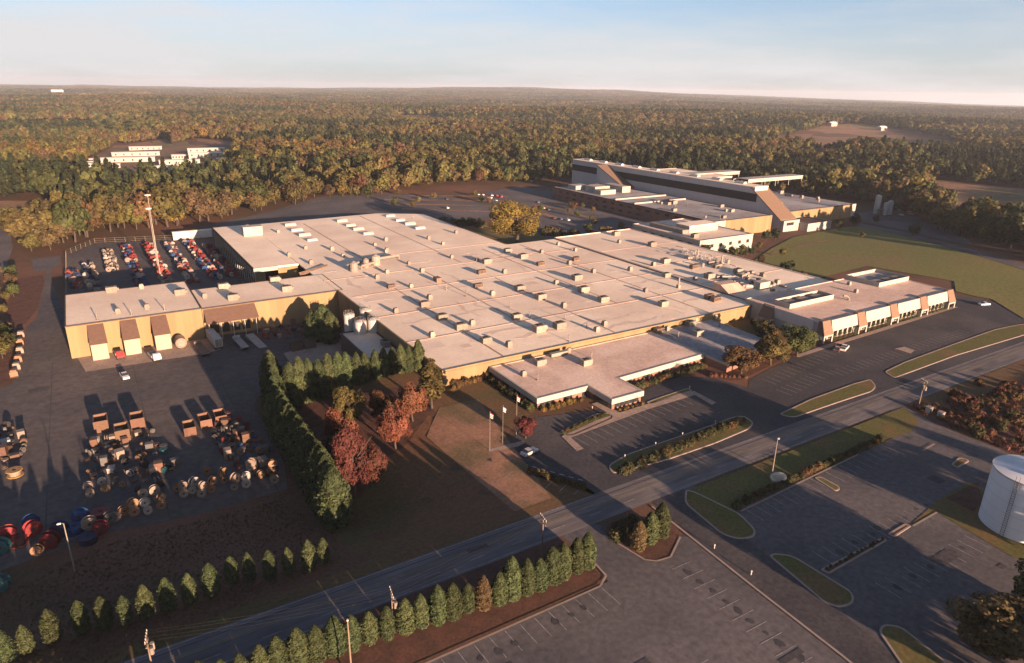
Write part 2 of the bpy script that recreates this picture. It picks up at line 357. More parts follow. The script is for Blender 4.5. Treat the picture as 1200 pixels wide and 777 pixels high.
# the highway
road = sheet('road', RECT(-400, 87.4, 900, 95.6), .06, K['road'])
strips('edge_line', [((-400, 95.2), (80, 95.2)), ((92, 95.2), (142, 95.2)), ((160, 95.2), (900, 95.2)), ((-400, 87.9), (66, 87.9)), ((98, 87.9), (165, 87.9)), ((185, 87.9), (900, 87.9))], .13, .085, K['paint'], road)
strips('centre_line', [((-400, 92.55), (900, 92.55)), ((-400, 92.15), (900, 92.15))], .14, .085, K['yellow_paint'], road)
strips('lane_dash', [((x, 89.9), (x + 3, 89.9)) for x in range(-60, 180, 9)], .12, .085, K['paint'], road)
strips('shoulder_seam', [((-400, 94.2), (900, 94.2))], .18, .08, K['stain'], road)
# entrance drive and front car parks
sheet('front_car_park', [(80.5, 95.5), (77.5, 103), (71.5, 113.5), (68, 119), (76, 122.3), (84, 129), (90, 131.3), (107, 126.6), (119.5, 126.6), (128, 131), (141, 133), (150, 127.5), (152, 121), (154, 116), (154, 95.5)], .05, K['asphalt'])
sheet('side_car_park', [(154, 95.5), (154, 117), (158, 120.5), (188, 126.6), (203, 127.0), (291, 130.4), (299, 138.5), (307, 139.5), (314, 128), (309, 112), (304, 95.5)], .045, K['asphalt'])
island('entrance_island', at2((654, 507), (698, 485), (715, 484), (719, 490), (668, 512)), K['green_grass'])
sheet('front_walk', at2((658, 512), (700, 492.5), (758, 474), (812.7, 458.5), (839.7, 472.5), (834, 475), (814.5, 463.5), (760, 480), (669, 513.5), (684, 526.5), (676, 529.5)), .17, K['concrete'])
island('entrance_island', at2((757, 472), (770, 467), (806, 455), (812, 458), (762, 474)), K['green_grass'])
sheet('entrance_walk', at2((693, 474), (701, 471.5), (730, 486), (720, 489)), .18, K['concrete'])
island('roadside_island', at2((712, 546), (735, 532.5), (790, 513.5), (838, 497), (858, 489), (872, 487.5), (884, 496), (878, 503), (838, 520), (780, 540), (718, 556)), K['green_grass'])
island('roadside_island', at2((912, 486), (950, 468), (1000, 450), (1020, 444.5), (1027, 453), (1022, 459), (985, 471), (930, 490)), K['green_grass'])
island('roadside_island', at2((1036, 436), (1060, 424.5), (1120, 402.5), (1165, 386.5), (1191, 381), (1215, 379), (1225, 386), (1200, 393), (1120, 417), (1048, 443.5)), K['green_grass'])
sheet('planting_bed', [(120, 128.5), (127, 133.2), (141, 134.8), (154, 134.5), (181, 131), (204, 129.4), (203, 127.8), (186, 127.2), (156, 121.5), (152, 123), (150, 128.6), (141, 134), (128, 131.9)], .10, K['mulch'])
sheet('footpath', [(186, 126.4), (204, 127.5), (291, 130.2), (292, 128.4), (204, 125.4), (187, 124.7)], .15, K['concrete'])
def stalls(name, p0, p1, n, depth, wd=.11, z=.08, base=False):
    """n painted stall lines from p0 to p1, each running depth metres along the second vector"""
    segs = []
    for i in range(n):
        t = i / (n - 1); x = p0[0] + (p1[0] - p0[0]) * t; y = p0[1] + (p1[1] - p0[1]) * t
        segs.append(((x, y), (x + depth[0], y + depth[1])))
    if base: segs.append((p0, p1))
    return strips(name, segs, wd, z, K['paint'])
stalls('stall_lines', (92, 117.6), (136, 122.2), 17, (.6, -5.0))
stalls('stall_lines', (72, 112.5), (81, 99.5), 6, (-4.2, -2))
strips('dashed_line', [((73.2 + i * 1.16, 115.3 - i * 1.9), (73.2 + i * 1.16 + .6, 115.3 - i * 1.9 - 1.05)) for i in range(8)], .3, .085, K['paint'])
stalls('stall_lines', (160, 106.8), (184, 110.2), 10, (-.6, 5))
stalls('stall_lines', (186, 108.4), (262, 109.4), 29, (.2, 4.6))
stalls('stall_lines', (162, 119), (202, 125), 15, (.3, -4.8))
sheet('parking_island', at2((1048, 409), (1060, 407), (1072, 411), (1067, 415)), .19, K['concrete'])
# car parks south of the road
sheet('south_car_park', [(-60, 20), (110, 20), (89, 30), (86.5, 50), (88, 74), (83, 80), (74, 87.5), (66.5, 87.5), (67, 80), (66, 73), (50, 72.6), (-60, 72.4)], .05, K['old_asphalt'])
strips('kerb', [((-60, 72.6), (64, 72.6)), ((64, 72.6), (66.6, 74.2)), ((66.6, 74.2), (67.2, 80.5))], .38, .16, K['kerb'])
sheet('shrub_island', rounded([(73.6, 83.4), (75.5, 73.5), (80, 72.2), (86.3, 76.4), (89.2, 79.6), (82, 85.6), (76.5, 86.2)], 1.5), .10, K['mulch'])
strips('kerb', [((73.6, 83.4), (75.4, 74)), ((75.4, 74), (77, 72.6)), ((77, 72.6), (80, 72.2)), ((80, 72.2), (85.8, 75.6))], .36, .17, K['kerb'])
stalls('stall_lines', (20, 72.3), (64, 72.3), 17, (.2, -4.8))
stalls('stall_lines', (82.6, 69.5), (81.4, 30), 15, (-4.8, .1))
stalls('stall_lines', (62, 52), (54, 30), 8, (6, -.2))
dr = sheet('service_drive', [(89.5, 87.5), (98.5, 87.5), (96.2, 70), (95.5, 56), (93.5, 42), (91.5, 20), (84.5, 20), (86.2, 42), (86.8, 58), (88.2, 76)], .07, K['asphalt'])
strips('kerb', [((88.1, 86), (87.6, 76)), ((87.6, 76), (86.6, 58)), ((86.6, 58), (86, 42)), ((86, 42), (84, 20))], .45, .18, K['kerb'])
EDGE = at2((1044, 466), (1066, 480), (1095, 496), (1130, 511), (1165, 524), (1215, 545))
sheet('east_car_park', [(90, 20), (92, 45), (94.5, 60), (95.5, 70), (97, 87.5), (101.5, 87.5), (101.5, 76.3), (160, 78), (166, 80), (176, 87.6)] + EDGE + [(168, 54), (160, 54), (146, 40), (137, 20)], .05, K['old_asphalt'])
island('grass_island', at2((803, 574), (815, 577), (868, 603), (886, 622), (884, 630), (866, 633), (846, 627), (802, 590)), K['green_grass'])
sheet('roadside_grass', [(99, 86.6), (101.6, 76.6), (158.5, 78.3), (167.2, 77.4), (176, 80.0), (180, 86.6)], .11, K['green_grass'])
island('grass_island', at2((953, 560), (962, 559), (986, 572), (980, 577)), K['green_grass'])
island('grass_island', at2((901, 652), (906, 649), (928, 651), (1000, 695), (1001, 708), (984, 713), (966, 707)), K['green_grass'])
island('grass_island', at2((1029, 740), (1034, 732), (1055, 734), (1110, 777), (1120, 800), (1070, 800)), K['green_grass'])
island('divider_bed', at2((961, 668), (1034, 630), (1040, 634), (972, 673)), K['mulch'], r=.4)
island('divider_bed', at2((1040, 626), (1060, 614), (1068, 617), (1048, 630)), K['mulch'], r=.4)
sheet('grass_bank', at2((1068, 614), (1100, 586), (1135, 566), (1150, 575), (1215, 640), (1240, 660), (1190, 655), (1098, 601), (1070, 617)), .10, K['green_grass'])
sheet('planting_bed', at2((1108, 584), (1146, 565), (1152, 590), (1140, 600)), .125, K['mulch'])
strips('kerb', [at2((1070, 617), (1098, 601))], .4, .17, K['kerb'])
island('grass_island', at2((1114, 545), (1124, 536), (1137, 540), (1122, 549)), K['green_grass'])
strips('kerb', [at2((868, 600), (1006, 533))], .4, .2, K['kerb'])
strips('kerb', [at2((1081, 529), (1095, 521))], .4, .2, K['kerb'])
stalls('stall_lines', (104, 75.6), (156, 77.2), 20, (.1, -4.6))
stalls('stall_lines', (104, 55.5), (140, 53.8), 14, (.1, 4.6))
stalls('stall_lines', (106, 49), (134, 48), 11, (.1, -4.6))
for nm, x0, y0, dx, n, ax in (('oil_stain', 22.5, 69.6, 2.75, 15, 0), ('oil_stain', 80.0, 67.5, 2.8, 13, 1), ('oil_stain', 108, 57.6, 2.7, 12, 0), ('oil_stain', 108, 46.6, 2.7, 9, 0)):
    b = MB(); rr = random.Random(int(x0 * 10))
    for i in range(n):
        if rr.random() < .15: continue
        cx, cy = (x0 + i * dx, y0) if ax == 0 else (x0, y0 - i * dx); r = rr.uniform(.35, .95)
        cx += rr.uniform(-.3, .3); cy += rr.uniform(-.5, .5)
        b.face([(cx + math.cos(a * .6283) * r * rr.uniform(.6, 1.1), cy + math.sin(a * .6283) * r * rr.uniform(.6, 1.3), .0775 + .0004 * i) for a in range(10)])
    tag(b.build(nm, K['stain']), kind='structure')
sheet('side_lawn', RECT(184.3, 132.2, 205.4, 160.2), .03, K['lawn'])
# scrub ground on the right of the road
sheet('scrub_ground', [(186, 87.1)] + EDGE[1:] + [(190, 40), (240, 20), (900, 20), (900, 86.9)], .03, K['mulch'])
sheet('verge', RECT(188, 79.5, 900, 87.2), .055, K['lawn'])
# the yards on the lower level
yard_poly = [(-120, 136), (-26, 138.2), (-8, 141.5), (10, 139), (28, 139.4), (32, 160), (34, 188), (40, 198), (64, 200), (66, 253), (-12.6, 253), (-13.5, 300)] + at2((61, 332), (58, 305), (53, 318), (52.4, 329), (45, 363), (43, 372), (31, 383), (28, 420), (17, 448), (0, 455), (-60, 470))
sheet('yard', yard_poly, -5.97, K['yard'])
sheet('storage_yard', [(-13.5, 293), (60, 293), (57, 300), (57, 424), (40, 436), (0, 446), (-13.5, 420)], -5.95, K['yard'])
strips('yard_joint', [((-120, y), (28, y)) for y in (170, 196, 222)] + [((x, 140), (x, 252)) for x in (-40, -18, 4, 26)], .22, -5.945, K['stain'])
sheet('dock_apron', [(-11, 252.4), (30, 252.4), (31, 238), (26, 236.5), (-9, 238)], -5.94, K['concrete'])
sheet('silo_pad', at2((332, 414), (400, 393), (418, 400), (418, 411), (345, 432), z=-5.5), -5.5, K['concrete'])
sheet('red_bank', at2((17, 328), (50, 322), (52, 329), (44, 362), (30, 380), (12, 384), (8, 366)), -5.9, K['mulch'])
sheet('red_bank', at2((0, 388), (27, 384), (26, 418), (14, 446), (0, 452), (-30, 460)), -5.9, K['mulch'])
sheet('left_road', at2((-30, 262), (0, 263), (12, 272), (15, 290), (8, 312), (-8, 335), (-40, 335)), -5.9, K['old_asphalt'])
sheet('rear_lane', at2((36, 304), (70, 300), (72, 309), (62, 316), (40, 318)), -5.88, K['old_asphalt'])
# behind the factory
sheet('rear_car_park', [(60, 430), (57, 470), (100, 500), (150, 528), (205, 520), (240, 480), (255, 430), (240, 380), (181, 395), (150, 412)], .14, K['old_asphalt'], drape=8)
sheet('mill_car_park', [(214, 300), (222, 345), (244, 382), (262, 480), (330, 520), (345, 460), (308, 440), (309, 320), (276, 306), (262, 296)], .16, K['old_asphalt'], drape=8)
sheet('rear_lawn', [(182, 296), (216, 300), (224, 342), (200, 352), (181, 380)], .18, K['green_grass'], drape=8)
for i, (a, bq) in enumerate((((455, 233), (596, 234)), ((450, 238), (600, 239.5)), ((455, 243), (598, 246)), ((470, 249), (590, 253)), ((620, 250), (655, 262)), ((628, 243), (700, 262)))):
    p, q = at(*a, -2.), at(*bq, -2.); dv = Vector((q[0] - p[0], q[1] - p[1])); nv = Vector((-dv.y, dv.x)).normalized() * 5
    pl = [(p[0], p[1]), (q[0], q[1]), (q[0] + nv.x, q[1] + nv.y), (p[0] + nv.x, p[1] + nv.y)]
    sheet('parking_strip', pl, .26, K['dry_sunlit_lawn'], drape=8)
sheet('loop_road', at2((1008, 262), (1060, 272), (1120, 288), (1200, 310), (1290, 336), (1290, 345), (1200, 316.5), (1120, 292.5), (1060, 276.5), (1006, 266)), .24, K['old_asphalt'], drape=7)
sheet('service_yard', at2((1006, 250), (1050, 243), (1090, 260), (1122, 271), (1140, 287), (1110, 283), (1060, 270), (1012, 260)), .22, K['old_asphalt'], drape=7)

def worn(poly, z, n_cr, n_pa, seed):
    rr = random.Random(seed); a = np.array([q[:2] for q in poly]); lo = a.min(0); hi = a.max(0); b = MB(); c = MB(); ins = lambda x, y: bool(inside(poly, np.array([x]), np.array([y]))[0])
    for _ in range(n_cr):
        x, y = rr.uniform(lo[0], hi[0]), rr.uniform(lo[1], hi[1]); an = rr.choice((0, 1.57)) + rr.gauss(0, .18)
        for k in range(rr.randint(4, 11)):
            an += rr.gauss(0, .38) * (-1) ** k; l = rr.uniform(1, 2.6); x2, y2 = x + math.cos(an) * l, y + math.sin(an) * l
            if not (ins(x, y) and ins(x2, y2)): break
            q = (-math.sin(an) * .035, math.cos(an) * .035); zz = z + .0006 * _; b.face([(x - q[0], y - q[1], zz), (x2 - q[0], y2 - q[1], zz), (x2 + q[0], y2 + q[1], zz), (x + q[0], y + q[1], zz)]); x, y = x2, y2
    for k in range(n_pa):
        x, y = rr.uniform(lo[0], hi[0]), rr.uniform(lo[1], hi[1]); w_, h_ = rr.uniform(1.5, 6), rr.uniform(1, 4)
        if all(ins(u, v) for u, v in ((x, y), (x + w_, y), (x + w_, y + h_), (x, y + h_))): c.face([(x, y, z + .02 + k * .0006), (x + w_, y + rr.uniform(-.2, .2), z + .02 + k * .0006), (x + w_, y + h_, z + .02 + k * .0006), (x, y + h_, z + .02 + k * .0006)])
    if b.f: tag(b.build('crack_seal', K['stain']), kind='structure')
    if c.f: tag(c.build('paving_patch', K['patch']), kind='structure')
worn([(30, 25), (84, 25), (86, 72), (66, 72), (30, 72)], .066, 0, 6, 1)
worn([(100, 25), (130, 25), (160, 56), (166, 78), (102, 75)], .066, 0, 6, 2)
worn([(158, 98), (290, 98), (290, 126), (190, 124), (158, 118)], .062, 0, 6, 3)
worn([(-60, 145), (25, 145), (30, 235), (-30, 235), (-60, 225)], -5.942, 0, 6, 4)
worn(RECT(-30, 88.4, 290, 94.6), .081, 0, 6, 5)

# ------------------------------------------------------------------ buildings
def block(parent, poly, z0, z1, wall, roof, coping=None, cw=.5, ch=.28, wall_name='wall', roof_name='roof'):
    MB().prism(poly, z0, z1, top=False).build(wall_name, wall, parent, True)
    o = MB().prism(poly, z1 - .06, z1 - .05, sides=False).build(roof_name, roof, parent, True)
    q = inset(poly, -.12) if area(poly) > 0 else poly
    MB().ring(q, cw, z1 - .25, z1 + ch).build('parapet', coping or roof, parent, True)
    return o
def window(parent, p, q, z0, z1, out, frame=None, n=0, name='window'):
    """a window from p to q in a wall whose outward normal is out: frame, recessed glass, mullions"""
    p = Vector(p); q = Vector(q); d = (q - p); l = d.length; d /= l; o = Vector(out)
    def bar(a, b, za, zb, f=.07):
        pa = p + d * a + o * -.02; pb = p + d * b + o * f
        return (min(pa.x, pb.x), min(pa.y, pb.y), za, max(pa.x, pb.x), max(pa.y, pb.y), zb)
    b = MB()
    for a in ((0, l, z0, z0 + .12), (0, l, z1 - .12, z1), (0, .12, z0 + .12, z1 - .12), (l - .12, l, z0 + .12, z1 - .12)): b.box(*bar(*a))
    for i in range(1, n + 1): b.box(*bar(l * i / (n + 1) - .05, l * i / (n + 1) + .05, z0 + .12, z1 - .12, .06))
    f = b.build(name, frame or K['brown_trim'], parent, True)
    g = MB().box(*bar(.12, l - .12, z0 + .12, z1 - .12, .03)).build('pane', K['glass'], f)
    return f
fac = empty('factory_building', (77.4, 160.5, 0), 'huge flat roofed factory with pale gravel roof dotted with vents', 'factory')
main = [(77.4, 160.5), (209, 160.5), (209, 293.5), (179.2, 293.5), (179.2, 394), (153, 409), (56.6, 403.5), (56.6, 301), (62, 301), (62, 280), (77.4, 280)]
# the roof and walls of the main hall (the covered bay on its west side stays open)
b = MB()
for p, q, z0 in (((77.4, 280), (77.4, 160.5), -6.5), ((77.4, 160.5), (209, 160.5), -.5), ((209, 293.5), (179.2, 293.5), -1), ((179.2, 293.5), (179.2, 394), -6.5), ((179.2, 394), (153, 409), -6.5), ((153, 409), (56.6, 403.5), -6.5), ((75, 301), (66.5, 301), -6.5), ((61, 403.5), (61, 301), -6.5), ((77.4, 280), (62, 280), -6.5)):
    b.face([(p[0], p[1], z0), (q[0], q[1], z0), (q[0], q[1], 4.6), (p[0], p[1], 4.6)])
b.build('wall', K['ochre'], fac, True)
roofm = MB().prism([(77.4, 160.5), (209, 160.5), (209, 293.5), (179.2, 293.5), (179.2, 394), (153, 409), (76, 404.6), (76, 280), (77.4, 280)], 4.4, 4.95).build('roof', K['roof'], fac, True)
MB().prism([(56.6, 301), (66.4, 301), (75.4, 301), (75.7, 404.6), (56.6, 403.5)], 4.5, 5.25).build('roof', K['roof'], fac, True)
MB().box(56.2, 300.75, 3.6, 66.4, 301, 5.35).build('fascia', K['white_wall'], fac, True)
MB().box(56.2, 301, 4.2, 56.55, 403.5, 5.35).build('fascia', K['brown_trim'], fac, True)
pm = None
for i in range(21):
    if pm is None: o = MB().box(-.16, -.16, -6.5, .16, .16, 4.5).build('post', K['grey_metal'], fac); pm = o
    else: o = pm.copy(); COL.objects.link(o)
    o.location = (57 - 77.4, 303 + i * 5 - 160.5, 0)
for poly in ([(77.2, 160.3), (209.2, 160.3), (209.2, 160.8), (77.2, 160.8)], [(77.2, 160.8), (77.7, 160.8), (77.7, 253), (77.2, 253)], [(178.7, 293.6), (179.3, 293.6), (179.3, 394), (178.7, 394)]): MB().prism(poly, 4.55, 5.12).build('parapet', K['ochre'], fac, True)
for (x0, y0), (x1, y1) in (((77.8, 186.5), (208, 186.5)), ((77.8, 214), (208, 214)), ((80, 241.5), (208, 241.5)), ((77, 269), (208, 269)), ((98, 161), (98, 256)), ((119.5, 186), (119.5, 269)), ((141, 161), (141, 240)), ((163, 186), (163, 290)), ((185, 161), (185, 290)), ((104, 300), (178, 300)), ((104, 270), (104, 395)), ((141, 270), (141, 405))):
    if x0 == x1: MB().box(x0 - .28, y0, 4.9, x0 + .28, y1, 5.03).build('roof_seam', K['roof_seam'], fac, True)
    else: MB().box(x0, y0 - .3, 4.9, x1, y0 + .3, 5.04).build('roof_seam', K['roof_seam'], fac, True)
rr = random.Random(31)
for i in range(46):                                        # mended and stained places in the roof membrane
    x, y = rr.uniform(80, 204), rr.uniform(164, 286); w_, h_ = rr.uniform(2, 11), rr.uniform(1.5, 6); n = 9
    pl = [(x + math.cos(k * .698) * w_ / 2 * rr.uniform(.75, 1.1), y + math.sin(k * .698) * h_ / 2 * rr.uniform(.75, 1.1)) for k in range(n)] if i % 3 else [(x, y), (x + w_, y), (x + w_, y + h_), (x, y + h_)]
    MB().prism(pl, 4.948, 4.957 + .0004 * i).build('roof_patch', K['roof_stain' if i % 3 else 'roof_warm'], fac, True)
for i in range(34):                                        # wavy dirt lines where water has run and stood
    x, y = rr.uniform(80, 190), rr.uniform(165, 285); ax = rr.random() < .6; l = rr.uniform(8, 34); wd = rr.uniform(.35, 1.1); ph = rr.uniform(0, 6); L_, R2 = [], []
    for k in range(15):
        t = k / 14 * l; off = .9 * math.sin(t * .35 + ph) + .4 * math.sin(t * .9 + ph * 2); w_ = wd * (.35 + .65 * math.sin(math.pi * (k + .5) / 15)) * rr.uniform(.7, 1.2)
        a_, b_ = ((x + t, y + off + w_), (x + t, y + off - w_)) if ax else ((x + off - w_, y + t), (x + off + w_, y + t)); L_.append(a_); R2.append(b_)
    mb = MB()
    for k in range(14):
        if max(q[0] for q in (L_[k + 1], R2[k + 1])) < 207 and max(q[1] for q in (L_[k + 1], R2[k + 1])) < 288: mb.face([(*R2[k], 4.956 + .0005 * i), (*R2[k + 1], 4.956 + .0005 * i), (*L_[k + 1], 4.956 + .0005 * i), (*L_[k], 4.956 + .0005 * i)])
    if mb.f: mb.build('roof_stain', K['roof_streak'], fac, True)
# the east hall, a step higher
block(fac, [(209.1, 161.5), (262, 161.5), (262, 294), (209.1, 293.6)], -1, 5.55, K['brown_trim'], K['roof'], K['roof_warm'])
for y in (190, 222, 256): MB().box(210, y - .2, 5.45, 261, y + .2, 5.6).build('roof_seam', K['roof_seam'], fac, True)
# ---- roof equipment
def unit_mesh(kind):
    b = MB()
    if kind == 'big':      # packaged air handler on a curb, dark grille on top
        b.box(-1.7, -1.1, 0, 1.7, 1.1, .35, 0).box(-1.9, -1.3, .35, 1.9, 1.3, 1.75, 0).box(-1.0, -.8, 1.75, .9, .8, 1.95, 1).box(1.9, -.7, .5, 2.5, .7, 1.2, 0)
    elif kind == 'small':  # curb with a gooseneck exhaust hood
        b.box(-.75, -.75, 0, .75, .75, .5, 0); b.mesh([(-.95, -.95, .5), (.95, -.95, .5), (.95, .95, .5), (-.95, .95, .5), (-.6, -.6, 1.5), (.6, -.6, 1.5), (.6, .6, 1.5), (-.6, .6, 1.5)], [(0, 1, 5, 4), (1, 2, 6, 5), (2, 3, 7, 6), (3, 0, 4, 7), (4, 5, 6, 7), (3, 2, 1, 0)], 0)
    elif kind == 'rust':   # old louvred unit
        b.box(-1.9, -1.0, 0, 1.9, 1.0, .3, 0).box(-1.9, -1.1, .3, 1.9, 1.1, 1.5, 0)
        for i in range(5): b.box(-1.6 + i * .7, -1.17, .45, -1.2 + i * .7, -1.1, 1.3, 1)
    elif kind == 'fan':    # round fan cowl
        b.cyl((0, 0, 0), (0, 0, .9), .7, .7, 10, 0).cyl((0, 0, .9), (0, 0, 1.4), 1.0, .55, 10, 0)
    elif kind == 'sky':    # long smoke vent
        b.box(-3.3, -1.3, 0, 3.3, 1.3, .5, 0); b.mesh([(-3.4, -1.4, .5), (3.4, -1.4, .5), (3.4, 1.4, .5), (-3.4, 1.4, .5), (-3.2, 0, 1.15), (3.2, 0, 1.15)], [(0, 1, 5, 4), (2, 3, 4, 5), (1, 2, 5), (3, 0, 4), (3, 2, 1, 0)], 0)
    elif kind == 'pipe':   # vent pipe with a rain cap
        b.box(-.35, -.35, 0, .35, .35, .15, 0).cyl((0, 0, .1), (0, 0, 1.7), .16, .16, 7, 0).cyl((0, 0, 1.75), (0, 0, 2.0), .38, .05, 7, 0)
    elif kind == 'stack':
        b.box(-.8, -.8, 0, .8, .8, 1.3, 0).cyl((0, 0, 1.3), (0, 0, 4.3), .4, .4, 9, 0)
    elif kind == 'house':  # white penthouse
        b.box(-4.6, -2.6, 0, 4.6, 2.6, 3.6, 0).box(-4.8, -2.8, 3.6, 4.8, 2.8, 3.8, 0)
    elif kind == 'long':
        b.box(-3.6, -.8, .3, 3.6, .8, 1.3, 0).box(-3.2, -.6, 0, -2.6, .6, .3, 1).box(2.6, -.6, 0, 3.2, .6, .3, 1)
    return b
UM = {k: (unit_mesh(k), nm, ms) for k, nm, ms in (('big', 'air_handler', ['vent_metal', 'dark']), ('small', 'roof_vent', ['vent_metal', 'dark']), ('rust', 'louvre_unit', ['rust_metal', 'dark']), ('fan', 'exhaust_fan', ['vent_metal', 'dark']), ('sky', 'smoke_vent', ['white_metal', 'dark']), ('pipe', 'vent_pipe', ['vent_metal', 'dark']), ('stack', 'vent_stack', ['vent_metal', 'dark']), ('house', 'penthouse', ['white_wall', 'dark']), ('long', 'duct_unit', ['vent_metal', 'dark']))}
UO = {}
def unit(kind, x, y, z, parent, s=1.0, rz=0):
    if kind not in UO:
        b, nm, ms = UM[kind]; o = b.build(nm, [K[q] for q in ms]); UO[kind] = o
    else: o = UO[kind].copy(); COL.objects.link(o)
    o.parent = parent; o.location = (x - parent.location.x, y - parent.location.y, z - parent.location.z)
    o.scale = (s * .9, s * .9, s * 1.12); o.rotation_euler = (0, 0, rz)
    return o
rr = random.Random(3)
Z1 = 4.95
def roof_z(x, y): return 5.5 if x > 209.2 else (5.25 if x < 76 and y > 300 else Z1)
A_ = 1 / 3.887
LST = [('big', 420, 220, [(300, 540), (380, 600), (465, 645), (580, 705), (720, 598), (825, 655), (1025, 475), (1115, 520), (830, 508), (735, 468), (585, 345), (750, 322), (680, 295), (995, 420), (915, 640)]),
       ('rust', 420, 220, [(545, 455), (560, 392), (360, 427), (150, 457), (830, 354), (990, 332)]),
       ('small', 420, 220, [(170, 570), (335, 680), (325, 508), (518, 625), (685, 725), (935, 545), (900, 440), (610, 490), (240, 455), (290, 385), (230, 350), (425, 322), (540, 335), (665, 390), (835, 298), (1070, 388), (960, 350), (1120, 628), (910, 262), (320, 235), (385, 260), (445, 208), (125, 295), (75, 265), (125, 242), (130, 390), (85, 415), (1085, 655)]),
       ('pipe', 420, 220, [(960, 700), (690, 545), (940, 600), (490, 495), (780, 590), (400, 465), (1040, 640), (250, 140)]),
       ('sky', 200, 220, [(545, 172), (575, 196), (610, 218), (645, 241), (780, 154), (820, 174), (855, 191), (900, 212), (1000, 131), (1045, 151), (1090, 167), (1135, 187)]),
       ('small', 200, 220, [(615, 280), (735, 285), (785, 315), (935, 265), (985, 290), (1085, 350), (1140, 385), (990, 390), (940, 415), (1100, 460), (1030, 570), (490, 205), (540, 315), (640, 348)]),
       ('small', 620, 160, [(130, 495), (210, 522), (195, 580), (60, 535), (295, 620), (220, 655), (125, 670), (245, 710), (460, 612), (530, 708), (410, 490), (565, 595), (755, 660)]),
       ('big', 620, 160, [(395, 455), (560, 505), (55, 745), (335, 755), (625, 640), (620, 582), (610, 772), (950, 627), (820, 652)]),
       ('rust', 620, 160, [(215, 560), (750, 607), (850, 750), (820, 738)]),
       ('stack', 620, 160, [(680, 690), (765, 560), (875, 592)]),
       ('fan', 620, 160, [(790, 598), (850, 606), (905, 582), (930, 655)]),
       ('long', 620, 160, [(870, 650), (920, 672), (990, 692), (740, 562), (835, 585), (860, 600)]),
       ('house', 620, 160, [])]
seen = []
for kind, ox, oy, pts in LST:
    for (u, v) in pts:
        px, py = ox + u * A_, oy + v * A_
        x, y, _ = at(px, py, Z1); z = roof_z(x, y)
        if any(abs(x - a) + abs(y - b_) < 3.0 for a, b_ in seen): continue
        seen.append((x, y))
        unit(kind, x, y, z - .02, fac, rr.uniform(.85, 1.12) * (1.08 if kind in ('big', 'small') else 1), rr.uniform(-.04, .04) + (math.pi / 2 if kind in ('rust',) and rr.random() < .3 else 0))
x, y, _ = at(296, 276, 5); unit('house', x, y, 5.2, fac, 1.15)
x, y, _ = at(892, 338, 5.5); unit('house', x, y, 5.5, fac, .72)
# dust collector ducts in the middle of the roof
px0 = [at(200 + u * A_, 220 + v * A_, 5) for u, v in ((815, 372), (865, 352), (930, 340), (1040, 322), (945, 350), (870, 372))]
b = MB()
for p, q in ((px0[0], px0[1]), (px0[1], px0[2]), (px0[2], px0[3]), (px0[4], px0[5])): b.cyl((p[0], p[1], 6.5), (q[0], q[1], 6.5), .55, .55, 8)
for p in px0: b.cyl((p[0], p[1], 4.9), (p[0], p[1], 6.5), .3, .3, 6)
b.build('duct', K['vent_metal'], fac, True)
for u, v, s in ((835, 380, 1.3), (935, 350, 1.5), (890, 362, 1.0)):
    x, y, _ = at(200 + u * A_, 220 + v * A_, 5); MB().cyl((x, y, 4.95), (x, y, 7.4 + s), 1.3 * s, 1.3 * s, 12).cyl((x, y, 7.4 + s), (x, y, 8.2 + s), 1.3 * s, .3, 12).build('dust_collector', K['vent_metal'], fac, True)
# pipe run over the courtyard
b = MB(); p, q = at(352, 326, 3), at(385, 318, 3)
for k in range(3): b.cyl((p[0], p[1] + k * .8, 4.2 + .3 * k), (q[0], q[1] + k * .8, 5.6), .3, .3, 7)
b.box(p[0] - 3, p[1] - 1, -6, p[0] + 1, p[1] + 2, 2.5)
b.build('pipe_run', K['rust_metal'], fac, True)
# pipes and boxes at the edge of the east hall
rr = random.Random(11)
for i in range(26):
    px = rr.uniform(800, 858); py = 297 + (px - 800) * .24 + rr.uniform(-3, 5); x, y, _ = at(px, py, 5.5)
    h = rr.uniform(.6, 2.6); MB().cyl((x, y, 5.5), (x, y, 5.5 + h), .15, .15, 6).cyl((x, y, 5.5 + h - .1), (x + rr.uniform(-4, 4), y + rr.uniform(-5, 5), 5.5 + h - .1), .15, .15, 6).build('pipe', K['grey_metal'], fac, True)
for i in range(34):
    px = rr.uniform(862, 935); py = 318 + (px - 862) * .33 + rr.uniform(-5, 10); x, y, _ = at(px, py, 5.5)
    if x > 261 or y < 163: continue
    MB().rbox((x, y, 5.5), (rr.uniform(.8, 3.2), rr.uniform(.7, 2), rr.uniform(.5, 1.7)), rr.choice((0, 1.57))).build('rooftop_box', K['vent_metal'], fac, True)
b = MB()
for i in range(5):
    x, y, _ = at(846 + i * 7, 327 + i * 2.6, 5.5); b.cyl((x, y, 6.3), (x + 5, y - 4, 6.3), .7, .7, 9).cyl((x, y, 5.5), (x, y, 6.2), .2, .2, 6)
b.build('round_duct', K['white_metal'], fac, True)
x, y, _ = at(848, 342, 5.5)
MB().mesh([(x - 1, y - 4, 5.5), (x - 1, y + 5, 5.5), (x + 9, y + 5, 5.5), (x + 9, y - 4, 5.5), (x - 1, y + 5, 8.2), (x + 9, y + 5, 8.0), (x - 1, y + 1, 8.2), (x + 9, y + 1, 8.0)], [(0, 6, 4, 1), (0, 3, 7, 6), (6, 7, 5, 4), (2, 5, 7, 3), (1, 4, 5, 2)]).build('monitor_roof', K['roof_seam'], fac, True)

